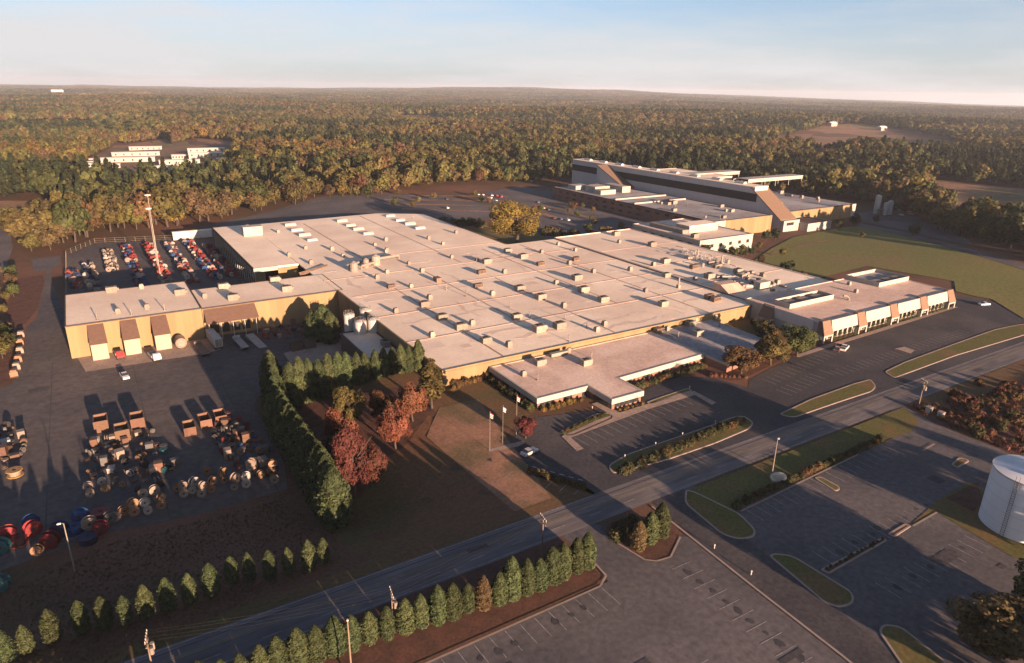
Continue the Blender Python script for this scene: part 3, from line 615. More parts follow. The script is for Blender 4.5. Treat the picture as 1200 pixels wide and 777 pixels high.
# ---- the warehouse along the yard
wh = empty('warehouse_building', (-12.6, 252.7, -6), 'tan metal warehouse with brown dock shelters along the truck yard', 'warehouse')
d1 = [(-12.6, 252.7), (28.2, 252.7), (28.2, 293), (-12.6, 293)]
block(wh, d1, -6.5, 5.2, K['ochre'], K['roof'], K['brown_trim'], .35, .12)
block(wh, [(28.4, 252.9), (79.5, 252.9), (79.5, 279.6), (28.4, 279.6)], -6.5, 4.9, K['ochre'], K['roof'], K['brown_trim'], .35, .12)
for u0, u1 in ((101.3, 121), (141.5, 160.8), (180.3, 199.5)):
    x0 = at(u0, 383, 5)[0]; x1 = at(u1, 380, 5)[0]
    MB().mesh([(x0, 252.6, 4.7), (x1, 252.6, 4.7), (x1 + .3, 247.0, -.6), (x0 - .1, 247.0, -.6), (x0, 252.6, -.6), (x1, 252.6, -.6)], [(0, 3, 2, 1), (0, 4, 3), (1, 2, 5), (3, 4, 5, 2)]).build('dock_hood', K['shingle'], wh, True)
    bay = MB().box(x0 + .1, 247.3, -6.4, x1, 252.7, -.62).build('dock_bay', K['dock_door'], wh, True)
    w_ = x1 - x0
    MB().box(x0 + w_ * .14, 247.2, -6.1, x1 - w_ * .14, 247.3, -1.6).build('door', K['dock_door'], bay)
for i in range(4):
    MB().box(25.2 - 9.5 + .6 * i, 252.55, -6.2, 25.3 - 9.5 + .6 * i, 252.69, -6.0).build('bumper', K['dark'], wh, True) if i < 0 else None
# outside stair by the west corner
b = MB()
for i in range(8): b.box(-5.6 + .35 * i, 251.0, -6 + .32 * i, -5.2 + .35 * i, 252.6, -5.75 + .32 * i)
b.box(-5.6, 250.95, -6, -5.5, 251.05, -2.6).box(-2.9, 250.95, -6, -2.8, 251.05, -1.6).build('stair', K['wood'], wh, True)
x0, x1 = 28.8, at(296.5, 352.5, 4.8)[0]
MB().mesh([(x0, 252.8, 4.5), (x1, 252.8, 4.5), (x1 + .4, 248.6, .2), (x0, 248.6, .2), (x0, 252.8, .2), (x1, 252.8, .2)], [(0, 3, 2, 1), (0, 4, 3), (1, 2, 5), (3, 4, 5, 2)]).build('dock_hood', K['shingle'], wh, True)
for i in range(4):
    xx = x0 + 1.6 + i * (x1 - x0 - 3) / 4; MB().box(xx, 252.75, -4.8, xx + 2.8, 252.86, -1.6).build('door', K['dark'], wh, True)
for i in range(5):
    xx = x0 + .6 + i * (x1 - x0 - 1.4) / 4; MB().box(xx, 248.8, -6.4, xx + .25, 249.05, .2).build('post', K['white_wall'], wh, True)
for px, py, kd in ((178, 331, 'small'), (180, 323.5, 'rust'), (267, 340, 'small')): pass
for kd, px, py, z in (('pipe', 114, 375, 5.2), ('small', 138.5, 367, 5.2), ('pipe', 154, 369, 5.2), ('small', 172.5, 362, 5.2), ('pipe', 193, 363.5, 5.2), ('big', 131, 342, 5.2), ('small', 166, 338, 5.2), ('big', 211, 345, 5.2), ('big', 262, 338, 4.9), ('big', 273, 351, 4.9), ('big', 322, 330, 4.9), ('big', 336, 341, 4.9), ('small', 240, 349, 4.9)):
    x, y, _ = at(px, py, z); unit(kd, x, y, z - .06, wh, 1.1, 0)
# ---- silos on the lower lean-to
lt = empty('lean_to_building', (66, 184, -5.5), 'low flat roofed lean-to beside the silos on the west wall', 'building')
block(lt, [(66, 182), (77.2, 182), (77.2, 216), (66, 216)], -6.5, .6, K['brown_trim'], K['roof_warm'], K['brown_trim'])
for kd, px, py in (('big', 470, 402),): x, y, _ = at(px, py, .6); unit(kd, min(x, 75), y, .55, lt, 1.0, 1.57)
MB().box(63.2, 186, -5, 64.6, 203, -2.4).box(63.4, 186, -2.4, 64.4, 203, -2.2).build('loading_trough', K['white_metal'], lt, True)
def silo(px, py, zb, h, r, label):
    x, y, _ = at(px, py, zb); t = empty('storage_silo', (x, y, zb), label, 'silo', 'white silos beside the factory west wall')
    MB().cyl((0, 0, 0), (0, 0, h), r, r, 20).cyl((0, 0, h), (0, 0, h + r * .25), r, r * .3, 20).build('shell', K['white_metal'], t)
    b = MB()
    for i in range(10):
        a = i * .628; b.cyl((math.cos(a) * r * .93, math.sin(a) * r * .93, h), (math.cos(a) * r * .93, math.sin(a) * r * .93, h + 1.0), .05, .05, 4)
        a2 = a + .628
        for zz in (.5, 1.0): b.cyl((math.cos(a) * r * .93, math.sin(a) * r * .93, h + zz), (math.cos(a2) * r * .93, math.sin(a2) * r * .93, h + zz), .04, .04, 4)
    b.build('handrail', K['vent_metal'], t)
    MB().cyl((r + .12, -.25, 0), (r + .12, -.25, h), .05, .05, 4).cyl((r + .12, .25, 0), (r + .12, .25, h), .05, .05, 4).build('ladder', K['vent_metal'], t)
    return t
silo(411, 403, -5.5, 11.0, 1.85, 'tallest white silo standing on the pad left of the squat silos')
silo(423, 390, .6, 4.2, 2.0, 'squat white silo on the lean-to roof beside the slim column')
silo(438.5, 388, .6, 4.4, 2.15, 'wide squat white silo on the lean-to roof, farthest right')
silo(429, 377, .6, 4.6, 2.1, 'white silo at the back of the silo group')
silo(417.5, 407.5, -5.5, 9.2, .62, 'slim white column standing in front of the silo group')
# ---- front offices
of = empty('front_office_building', (92.3, 134.8, 0), 'low front office with white fascia and entrance porch facing the car park', 'office')
OP = [(92.3, 134.8), (109.2, 134.8), (109.2, 124.6), (120.4, 124.6), (120.4, 134.8), (156, 136.4), (156, 160.2), (92.3, 160.2)]
block(of, inset(OP, .5), -1, 3.3, K['brick'], K['roof_red'], K['roof_red'], .4, .02)
MB().ring(OP, .5, 1.85, 3.36).build('fascia', K['white_wall'], of, True)
for x0, x1 in ((93.6, 98.3), (101.2, 104.2)): window(of, (x0, 135.3), (x1, 135.3), .45, 1.8, (0, -1), n=2)
window(of, (110.6, 125.1), (119, 125.1), .45, 1.8, (0, -1), n=4)
for x0, x1 in ((123, 125.6), (130, 133), (138, 141), (146, 149)): window(of, (x0, 135.3 + (x0 - 120) * .045), (x1, 135.3 + (x0 - 120) * .045), .5, 1.75, (0, -1), n=1)
for y0 in (138, 144, 150): window(of, (92.8, y0 + 3), (92.8, y0), .45, 1.8, (-1, 0), n=2)
dr_ = MB().box(107.6, 135.16, 0, 109.2, 135.32, 1.84).build('door', K['glass'], of, True)
MB().box(109.5, 126.5, .3, 109.75, 133, 1.84).build('glazing', K['glass'], of, True)
s4 = 3.887
for kd, u, v in (('big', 360, 262), ('big', 570, 262), ('long', 445, 222), ('fan', 492, 205), ('small', 285, 312), ('pipe', 595, 232), ('pipe', 350, 332), ('small', 915, 95), ('rust', 870, 100), ('pipe', 990, 138)):
    x, y, _ = at(540 + u / s4, 360 + v / s4, 3.3); unit(kd, x, min(y, 158.5), 3.25, of, .95, 0)
an = empty('link_building', (156.4, 129, 0), 'grey roofed low annex between the front office and corner building', 'building')
block(an, [(156.4, 127.6), (184, 131.6), (184, 160.1), (156.4, 160.1)], -1, 3.0, K['brick'], K['roof_grey'], K['roof_grey'], .4, .02)
MB().ring([(156.2, 127.4), (184.2, 131.4), (184.2, 160.1), (156.2, 160.1)], .45, 2.3, 3.08).build('fascia', K['white_wall'], an, True)
for kd, u, v in (('big', 1045, 85), ('big', 1080, 128)):
    x, y, _ = at(540 + u / s4, 360 + v / s4, 3.0); unit(kd, x, y, 2.95, an, .95)
for kd, px, py in (('small', 838, 373), ('pipe', 843, 383), ('small', 815, 377)): x, y, _ = at(px, py, 3.); unit(kd, x, y, 2.95, an, .9)
# ---- corner office building with brown mansard bays
rb = empty('corner_office_building', (205.5, 129.8, 0), 'corner office building with white fascia panels between brown shingled bays', 'office')
RX0, RX1, RY0, RY1, RZ = 205.5, 289.5, 129.8, 163.5, 7.0
block(rb, RECT(RX0 + .6, RY0 + 1.3, RX1 - .3, RY1), -1, RZ - .3, K['white_wall'], K['roof_red'], K['roof_red'], .4, .15)
def bay(x0, x1, y, par):
    MB().mesh([(x0 + .5, y + .9, RZ + .35), (x1 - .5, y + .9, RZ + .35), (x1, y - 1.0, 2.7), (x0, y - 1.0, 2.7), (x0 + .5, y + 2.2, RZ + .35), (x1 - .5, y + 2.2, RZ + .35), (x0, y + 2.2, 2.7), (x1, y + 2.2, 2.7)], [(0, 3, 2, 1), (0, 1, 5, 4), (0, 4, 6, 3), (1, 2, 7, 5), (3, 6, 7, 2)]).build('mansard_bay', K['tan_shingle'], par, True)
    b = MB().box(x0 + .1, y - .9, 2.1, x1 - .1, y + 1.2, 2.68).box(x0 + .1, y - .9, -.2, x0 + .7, y - .3, 2.1).box(x1 - .7, y - .9, -.2, x1 - .1, y - .3, 2.1)
    b.build('porch', K['white_wall'], par, True)
    MB().box(x0 + .9, y + 1.16, .1, x1 - .9, y + 1.26, 2.05).build('door', K['glass'], par, True)
bays = [RX0 - .3, RX0 + 19.5, RX0 + 39.6, RX0 + 59.6, RX1 - 4.8]
for x0 in bays: bay(x0, x0 + 5.2, RY0, rb)
for i in range(4):
    x0, x1 = bays[i] + 5.25, bays[i + 1] - .05
    MB().mesh([(x0, RY0 + .7, RZ + .1), (x1, RY0 + .7, RZ + .1), (x1, RY0 - .35, 3.4), (x0, RY0 - .35, 3.4), (x0, RY0 + 1.2, 3.4), (x1, RY0 + 1.2, 3.4), (x0, RY0 + 1.2, RZ + .1), (x1, RY0 + 1.2, RZ + .1)], [(0, 3, 2, 1), (0, 1, 7, 6), (3, 4, 5, 2), (0, 6, 4, 3), (1, 2, 5, 7)]).build('fascia_panel', K['white_wall'], rb, True)
    n = 5
    for k in range(n):
        xa = x0 + .6 + k * (x1 - x0 - .6) / n; window(rb, (xa, RY0 + 1.28), (xa + (x1 - x0) / n - .9, RY0 + 1.28), .4, 3.1, (0, -1), n=1)
# west side: plain grey panel with one bay
MB().box(RX0 + .2, RY0 + 4.3, 3.2, RX0 + .6, RY1 - 9, RZ).build('fascia_panel', K['grey_siding'], rb, True)
x, y = RX0, 152.5
MB().mesh([(x + .5, y - 2.2, RZ + .3), (x + .5, y + 2.6, RZ + .3), (x - 1.8, y + 3, 2.7), (x - 1.8, y - 2.8, 2.7), (x + .6, y - 2.8, 2.7), (x + .6, y + 3, 2.7)], [(0, 3, 2, 1)[::-1], (0, 4, 3)[::-1], (1, 2, 5)[::-1], (3, 4, 5, 2)[::-1]]).build('mansard_bay', K['tan_shingle'], rb, True)
MB().box(x - 1.7, y - 2.6, 2.1, x + .6, y + 2.8, 2.68).box(x - 1.7, y - 2.6, -.2, x - 1.2, y - 2.0, 2.1).box(x - 1.7, y + 2.2, -.2, x - 1.2, y + 2.8, 2.1).build('porch', K['white_wall'], rb, True)
for px0, py0, px1, py1 in ((915, 352, 969, 343), (1001, 325, 1048, 323)):
    pass
for x0, y0, x1, y1 in ((209.8, 147.0, 235.5, 154.0), (267.5, 148.5, 289.0, 163.3)):
    sc = MB().ring(RECT(x0, y0, x1, y1), .3, RZ - .32, RZ + 1.5).build('roof_screen', K['white_wall'], rb, True)
    MB().box(x0 + .35, y0 + .35, RZ - .3, x1 - .35, y1 - .35, RZ + .12).build('deck', K['roof_grey'], sc)
    for k in range(3): MB().box(x0 + 2.2 + k * (x1 - x0) * .3, y0 + 1.4, RZ + .1, x0 + 7 + k * (x1 - x0) * .3, y0 + 5.2, RZ + 1.1).build('cooler', K['vent_metal'], sc)
x, y, _ = at(993, 351, RZ); b = MB()
for i in range(8):
    a0, a1 = i * .2, (i + 1) * .2; b.cyl((x - 3 + math.sin(a0) * 4, y, RZ - .35 + math.cos(a0) * 2.2), (x - 3 + math.sin(a1) * 4, y, RZ - .35 + math.cos(a1) * 2.2), .35, .35, 7)
b.cyl((x + 1, y, RZ - .35), (x + 1, y, RZ), .5, .5, 7); b.build('gooseneck_duct', K['vent_metal'], rb, True)
for kd, px, py in (('fan', 997, 325), ('small', 995, 333), ('small', 1003, 342)): x, y, _ = at(px, py, RZ); unit(kd, x, y, RZ - .4, rb, .9)
# ---- laboratory behind the factory
lb = empty('laboratory_building', (266, 243.8, -1), 'white two storey block with small square windows behind the factory roof', 'building')
block(lb, RECT(265.5, 243.8, 306, 296), -4, 7.6, K['white_wall'], K['roof_warm'], K['white_wall'], .5, .35)
for i, y0 in enumerate((249, 256, 263, 270, 277, 284)): window(lb, (265.5, y0 + 3.4), (265.5, y0), 3.6, 5.6, (-1, 0), n=1)
for i, x0 in enumerate((273.5, 280, 287.5, 294.5, 301)): window(lb, (x0, 243.8), (x0 + 2.2, 243.8), 3.4, 5.2, (0, -1), n=0)
MB().box(266.4, 243.62, -1, 268.2, 243.8, 5.6).build('recess', K['brown_trim'], lb, True)
MB().box(276, 262, 7.5, 298, 272, 11.2).build('penthouse', K['white_wall'], lb, True)
MB().box(275.7, 261.7, 11.2, 298.3, 272.3, 11.5).build('roof', K['roof'], lb, True)
MB().box(271, 262, 7.5, 275.6, 288, 9.6).build('penthouse', K['vent_metal'], lb, True)
for x0, y0 in ((302, 268), (301, 276), (270, 252)): unit('big', x0, y0, 7.55, lb, 1.1)
# ---- the mill: a tall grey hall with inclined brown shafts, brick offices in front, flat wings behind
ml = empty('mill_building', (372, 277, -3), 'tall grey sided mill hall with sloping brown shafts and dark band', 'factory')
MX, MY0, MY1, MZ = 372.5, 300, 500, 21.8
MB().prism(RECT(MX, MY0, 385, MY1), -5, MZ - 3.6, top=False).build('wall', K['grey_siding'], ml, True)
MB().prism(RECT(MX - .05, MY0, 385, MY1), MZ - 3.5, MZ, top=False).build('upper_wall', K['grey_siding'], ml, True)
MB().box(MX - .35, MY0 - 2, MZ - 9.0, MX - .01, MY1 + .2, MZ - 3.8).build('dark_band', K['dark'], ml, True)
MB().prism(RECT(MX - .4, MY0, 385.3, MY1 + .3), MZ, MZ + .5).build('roof', K['roof'], ml, True)
for i in range(9): unit('sky', 379, 318 + i * 21, MZ + .45, ml, 1.3, 1.57)
def shaft(x0, x1, ya, za, yb, zb, th):
    MB().mesh([(x0, ya, za), (x1, ya, za), (x1, yb, zb), (x0, yb, zb), (x0, ya, -5), (x1, ya, -5), (x1, yb, -5), (x0, yb, -5)], [(0, 4, 7, 3), (1, 2, 6, 5)]).build('shaft_side', K['grey_siding'], ml, True)
    MB().mesh([(x0 - .25, ya, za + .25), (x1 + .25, ya, za + .25), (x1 + .25, yb, zb + .25), (x0 - .25, yb, zb + .25), (x0 - .25, ya, za - .4), (x1 + .25, ya, za - .4), (x1 + .25, yb, zb - .4), (x0 - .25, yb, zb - .4)], [(0, 1, 2, 3)[::-1], (3, 2, 6, 7)[::-1], (0, 3, 7, 4), (1, 5, 6, 2)]).build('shaft_roof', K['tan_shingle'], ml, True)
shaft(MX - .1, 387.5, 304, MZ + .3, 277.3, 4.2, .5)
MB().box(MX - .2, 274.4, -5, 387.6, 277.4, 4.1).build('end_wall', K['white_wall'], ml, True)
window(ml, (375, 274.4), (382, 274.4), 1.0, 2.9, (0, -1), n=3)
shaft(MX - 10.5, MX - .2, 452, MZ + .3, 416, 7.6, .5)
block(ml, RECT(387.8, 268, 412, 288), -4, 2.0, K['white_wall'], K['shingle'], K['white_wall'])
block(ml, RECT(387.8, 288.2, 468, 400), -5, 6.4, K['ochre'], K['roof_grey'], K['brown_trim'])
MB().box(463.5, 287.9, -4, 468.2, 288.15, 6.6).build('corner_panel', K['white_wall'], ml, True)
block(ml, RECT(400, 404, 470, 470), -5, 13.2, K['white_wall'], K['roof'], K['white_wall'])
rr = random.Random(5)
for i in range(34): unit(rr.choice(('big', 'small', 'fan', 'pipe', 'small', 'long')), rr.uniform(392, 464), rr.uniform(294, 396), 6.35, ml, rr.uniform(.9, 1.5), rr.choice((0, 1.57)))
b = MB()
for i in range(16):
    x, y = rr.uniform(408, 466), rr.uniform(345, 398); h = rr.uniform(3, 8); b.cyl((x, y, 6.3), (x, y, 6.3 + h), .35, .35, 6).cyl((x, y, 6.3 + h), (x + rr.uniform(-9, 9), y + rr.uniform(-3, 3), 6.3 + h), .4, .4, 6)
b.build('pipework', K['grey_metal'], ml, True)
for x0, x1, y0, y1, z in ((418, 503, 424, 436, 13.4), (462, 532, 380, 392, 13.0), (428, 450, 352, 358, 10.5)):
    MB().box(x0, y0, z, x1, y1, z + .6).build('canopy', K['white_wall'], ml, True); MB().box(x0 + .3, y0 + .3, z - 2.2, x1 - .3, y0 + .6, z).build('canopy_fascia', K['white_wall'], ml, True)
    b = MB()
    for k in range(5):
        for yy in (y0 + .5, y1 - .9): b.box(x0 + .5 + k * (x1 - x0 - 1.4) / 4, yy, -4 if x0 > 470 else 6.3, x0 + .9 + k * (x1 - x0 - 1.4) / 4, yy + .4, z)
    b.build('canopy_post', K['white_wall'], ml, True)
bo = empty('brick_office_building', (314, 279, -1), 'long low red brick building in front of the grey mill', 'office')
block(bo, RECT(314.5, 279.4, 366, 446), -4, 7.6, K['brick'], K['roof_grey'], K['brown_trim'])
MB().box(324.1, 279.1, -4, 366.1, 279.38, 7.7).build('end_panel', K['ochre'], bo, True)
MB().box(314.2, 279.1, -4, 324, 279.38, 7.8).build('end_panel', K['white_wall'], bo, True)
for i in range(17):
    y0 = 290 + i * 9; window(bo, (314.5, y0 + 4), (314.5, y0), 4.6, 6.0, (-1, 0), n=1)
    if i > 5: window(bo, (314.5, y0 + 4), (314.5, y0), 1.0, 2.4, (-1, 0), n=1)
for i in range(18): unit(rr.choice(('fan', 'small', 'pipe', 'big')), rr.uniform(320, 362), rr.uniform(284, 350), 7.55, bo, rr.uniform(.8, 1.2))
for x0, y0, x1, y1, h in ((322, 396, 336, 404, 3.2), (326, 408, 340, 420, 4.2), (320, 424, 332, 434, 3.4), (344, 398, 352, 420, 4.6)): MB().box(x0, y0, 7.5, x1, y1, 7.5 + h).build('penthouse', K['white_wall'], bo, True)
for y0 in (352, 372): MB().box(316, y0, 7.5, 364, y0 + 1.2, 8.5).build('roof_wall', K['white_wall'], bo, True)

# ------------------------------------------------------------------ vegetation
def leaves(name, pts, nrm, size, tint, mats, rng, up=0.0, asp=1.0):
    """many small leaf-sprays: one quad each at pts, facing about nrm"""
    n = len(pts); r = rng.normal(size=(n, 3)); nn = nrm + r * (.55 if n > 500 else .3); nn[:, 2] += up; nn /= np.linalg.norm(nn, axis=1)[:, None] + 1e-9
    t = np.cross(nn, rng.normal(size=(n, 3))); t /= np.linalg.norm(t, axis=1)[:, None] + 1e-9; u = np.cross(nn, t)
    s = (size * rng.uniform(.6, 1.3, n))[:, None]
    q = np.stack([pts - t * s - u * s * .5 * asp, pts + t * s * .2 - u * s * .75 * asp, pts + t * s + u * s * .3 * asp, pts - t * s * .3 + u * s * .8 * asp], 1)
    me = bpy.data.meshes.new(name); me.vertices.add(n * 4); me.vertices.foreach_set('co', q.reshape(-1).astype(np.float32))
    me.loops.add(n * 4); me.loops.foreach_set('vertex_index', np.arange(n * 4, dtype=np.int32)); me.polygons.add(n); me.polygons.foreach_set('loop_start', np.arange(0, n * 4, 4, dtype=np.int32))
    a = me.color_attributes.new('tint', 'FLOAT_COLOR', 'POINT'); c = np.ones((n * 4, 4), np.float32); c[:, :3] = np.repeat(tint, 4, 0); a.data.foreach_set('color', c.reshape(-1))
    me.materials.append(mats); me.update(); me.validate(); return me
def crown(kind, h, r, n, size, m, seed, sil=None):
    rng = np.random.default_rng(seed)
    if kind == 'broad':
        k = 30; d = rng.normal(size=(k, 3)); d /= np.linalg.norm(d, axis=1)[:, None]; d[:, 2] = d[:, 2] * .9 + .1
        rad = rng.uniform(.45, .80, k)[:, None]; cc = d * rad; cr = rng.uniform(.20, .36, k); ct = rng.uniform(.62, 1.32, k)
        i = rng.integers(0, k, n); q = rng.normal(size=(n, 3)); q /= np.linalg.norm(q, axis=1)[:, None]
        p = cc[i] + q * (cr[i] * rng.uniform(.55, 1.0, n) ** .5)[:, None]; nr = q * .6 + p * .8
        ch = h * .93; P = p * np.array([r, r, ch / 2]); P[:, 2] += h - ch / 2
        tint = ct[i]
    elif kind == 'column':
        z = rng.uniform(.03, 1, n) ** .85; a = rng.uniform(0, 2 * np.pi, n)
        lob = 1 + .07 * np.sin(a * 3 + seed) + .06 * np.sin(z * 23 + a * 2 + seed * 2) + .06 * np.sin(z * 41 - a * 5)
        prof = np.minimum(1, (1 - z) ** .62 * 1.72) * np.minimum(1, .70 + z * 2.2) * lob; rr_ = r * prof * rng.uniform(.72, 1.05, n)
        P = np.stack([np.cos(a) * rr_, np.sin(a) * rr_, z * h], 1); nr = np.stack([np.cos(a), np.sin(a), .35 + 0 * a], 1)
        tint = .82 + .36 * np.sin(z * 17 + a * 3 + seed) * np.sin(a * 4 - z * 9) + rng.uniform(-.1, .2, n)
    elif kind == 'pine':
        z = rng.uniform(.30, 1, n); a = rng.uniform(0, 2 * np.pi, n); lay = np.floor(z * 9 + .6 * np.sin(a * 2 + seed))
        prof = (1.05 - z) ** .7 * (.72 + .38 * np.sin(lay * 2.4 + np.floor(a * 1.1) * 1.7)); rr_ = r * np.clip(prof, .05, 1.2) * rng.uniform(.2, 1.0, n) ** .5
        P = np.stack([np.cos(a) * rr_, np.sin(a) * rr_, z * h - rr_ * .12], 1); nr = np.stack([np.cos(a) * .6, np.sin(a) * .6, .8 + 0 * a], 1)
        tint = .75 + .3 * np.sin(lay * 1.9 + a * 2) + rng.uniform(0, .25, n)
    elif kind == 'bush':
        q = rng.normal(size=(n, 3)); q /= np.linalg.norm(q, axis=1)[:, None]; q[:, 2] = np.abs(q[:, 2])
        lob = 1 + .18 * np.sin(q[:, 0] * 5 + seed) * np.cos(q[:, 1] * 6 + seed * 2) + .12 * np.sin(q[:, 2] * 7 + q[:, 0] * 4)
        P = q * np.array([r, r, h]) * (lob * rng.uniform(.7, 1, n))[:, None]; nr = q
        tint = .85 + .35 * np.sin(q[:, 0] * 6 + seed) * np.sin(q[:, 1] * 7) + rng.uniform(-.12, .18, n)
    tint = np.clip(tint, .4, 1.5) * rng.uniform(.85, 1.15, n)
    T = np.stack([tint, tint * rng.uniform(.94, 1.05, n), tint * rng.uniform(.85, 1.1, n)], 1)
    return leaves('crown', P, nr, np.full(n, size), T, m, rng)
def trunk_mesh(h, r, seed, top=.75, limbs=6, spread=.4):
    b = MB(); rr = random.Random(seed); n = 7; px, py = 0, 0
    for k in range(4):
        z0, z1 = h * top * k / 4, h * top * (k + 1) / 4; nx_, ny_ = px + rr.uniform(-.02, .02) * h, py + rr.uniform(-.02, .02) * h
        b.cyl((px, py, z0 - (.4 if k == 0 else 0)), (nx_, ny_, z1), r * (1 - k * .2), r * (1 - (k + 1) * .2), n, caps=False); px, py = nx_, ny_
    for i in range(limbs):
        a = i * 2.4 + rr.random(); z = h * rr.uniform(.28, .6); l = h * spread * rr.uniform(.6, 1)
        b.cyl((0, 0, z), (math.cos(a) * l, math.sin(a) * l, z + l * .7), r * .4, r * .1, 5, caps=False)
    me = bpy.data.meshes.new('trunk'); me.from_pydata(b.v, [], b.f); me.materials.append(K['bark']); me.polygons.foreach_set('use_smooth', [True] * len(b.f)); return me
PROTO = {}
def proto(kind, col, v, n=None):
    key = (kind, col, v, n)
    if key not in PROTO:
        m = LEAF[col]
        if kind == 'broad': PROTO[key] = (crown('broad', 12, 5, n or 9000, .23 if not n else .36 * math.sqrt(3600 / n) * .8, m, v * 13 + 5), trunk_mesh(12, .32, v), 12)
        if kind == 'column': PROTO[key] = (crown('column', 7, 1.35, n or 6000, .145, m, v * 7 + 2), trunk_mesh(7, .14, v, .6, 0), 7)
        if kind == 'pine': PROTO[key] = (crown('pine', 16, 3.6, n or 5000, .30 if not n else .48 * math.sqrt(2200 / n) * .8, m, v * 5 + 3), trunk_mesh(16, .28, v, .9, 5, .14), 16)
        if kind == 'bush': PROTO[key] = (crown('bush', 1.6, 1.1, n or 700, .17, m, v * 3 + 1), trunk_mesh(1.4, .07, v, .7, 3, .5), 1.6)
    return PROTO[key]
TR = random.Random(21)
def plant(kind, col, x, y, h, label, cat='tree', group=None, name=None, r=1.0, z=None, n=None, v=None):
    c, t, ph = proto(kind, col, TR.randrange(3) if v is None else v, n); z = float(ground(x, y)) if z is None else z
    o = empty(name or {'broad': 'broadleaf_tree', 'column': 'cypress_tree', 'pine': 'pine_tree', 'bush': 'shrub'}[kind], (x, y, z), label, cat, group, TR.uniform(0, 6.28))
    s = h / ph; o.scale = (s * r, s * r, s)
    link('trunk', t, o); link('crown', c, o); return o
def name_order(i, n, a, b_):
    return f'{ordinal(i)} from the {a}' if i < (n + 1) // 2 else (f'{ordinal(n - 1 - i)} from the {b_}')
def order_label(i, n, a, b_):
    if i == 0: return a[0]
    if i == n - 1: return b_[0]
    return f'{ordinal(i)} from the {a[1]}' if i < (n + 1) // 2 else f'{ordinal(n - 1 - i)} from the {b_[1]}'
# the row between the highway and the south car park (it goes on beyond the frame on the left)
N = 30
for i in range(N):
    x = 65.2 - 2.62 * i + TR.uniform(-.25, .25); y = (77.6 + max(0, 50 - x) * .125 if x > 15 else 82.0) + TR.uniform(-.3, .3)
    plant('column', 'brown' if i == 8 else 'cypress', x, y, (TR.choice((6.5, 7.2, 7.5, 7.8, 8.3)) if i < 7 else TR.choice((5.6, 6.2, 6.4, 6.6, 7.0))) + TR.uniform(-.2, .2), 'columnar evergreen in the highway row, ' + (ordinal(i) + ' from the car park entrance' if i < 24 else 'far left end'), 'cypress', 'columnar evergreens between the highway and the south car park', r=TR.uniform(.98, 1.16))
for i, (x, y, h) in enumerate(((76.4, 77.0, 6.2), (79.6, 77.4, 6.8), (82.8, 77.9, 7.4))):
    plant('column', ('brown', 'cypress', 'cypress')[i], x, y, h, 'evergreen on the kerbed island by the car park entrance, ' + ('leftmost, browner and shortest', 'the middle one', 'rightmost and tallest')[i], 'cypress', 'three evergreens on the entrance island', r=1.15)
for i, (x, y) in enumerate(((75.2, 81.5), (77.5, 83), (80.2, 83.2))):
    plant('bush', 'shrub', x, y, 2.2, 'dark low shrub on the entrance island behind the three evergreens', 'shrub', 'shrubs behind the three evergreens', r=1.1)
# the young row on the bank below the yard
tops = [(7, 741), (31, 730), (61, 717), (96, 707), (122, 701), (147, 696), (171, 688), (197, 680), (222, 671), (247, 662), (271, 648), (291, 646), (315, 642), (337, 637), (361, 632), (378, 624)]
for i, (px, py) in enumerate(tops):
    x, y, z = at(px + 2, py + 35); plant('column', 'cypress', x, y, TR.uniform(5.2, 6.6), 'young bushy evergreen in the sparse row on the dark bank, ' + order_label(i, len(tops), ('leftmost', 'left end'), ('last before the tall hedge', 'tall hedge')), 'cypress', 'young evergreens in a sparse row on the bank', r=TR.uniform(.88, 1.12), n=2600)
# the tall screen: one leg toward the highway, one leg toward the factory
for i in range(32):
    y = 190.5 - i * 2.30; x = 37.0 - 4.2 * min(1, i / 11) + TR.uniform(-.25, .25); zt = 8.7
    h = zt + TR.uniform(-.5, .7) - float(ground(x, y)) - (0.6 if i > 29 else 0)
    plant('column', 'cypress', x, y, h, 'tall cypress in the screen along the cable yard, ' + order_label(31 - i, 32, ('nearest the highway', 'highway end'), ('at the inner corner', 'inner corner')), 'cypress', 'tall cypress screen along the cable yard', r=1.02 if i < 30 else 1.15, z=float(ground(x, y)))
for i in range(15):
    x = 39.5 + i * 2.62 + TR.uniform(-.3, .3); y = 178.5 - min(4.5, abs(i - 1) * .35) + TR.uniform(-.4, .4)
    h = 8.6 + TR.uniform(-.7, .7) + (1.4 if i == 14 else .5) - float(ground(x, y))
    plant('column', 'cypress', x, y, h, 'tall cypress in the screen below the silos, ' + order_label(i, 15, ('next to the inner corner', 'inner corner'), ('beside the factory wall', 'factory wall')), 'cypress', 'tall cypress screen below the silos', r=.92)
for i, (px, py, h) in enumerate(((368, 398, 11), (380, 399, 13.5), (388, 402, 11.5))):
    x, y, z = at(px, py); plant('column', 'cypress', x, y, h, 'dark conifer against the warehouse wall left of the silos, ' + ('leftmost', 'the tallest in the middle', 'nearest the silos')[i], 'cypress', 'dark conifers against the warehouse wall', r=1.5)
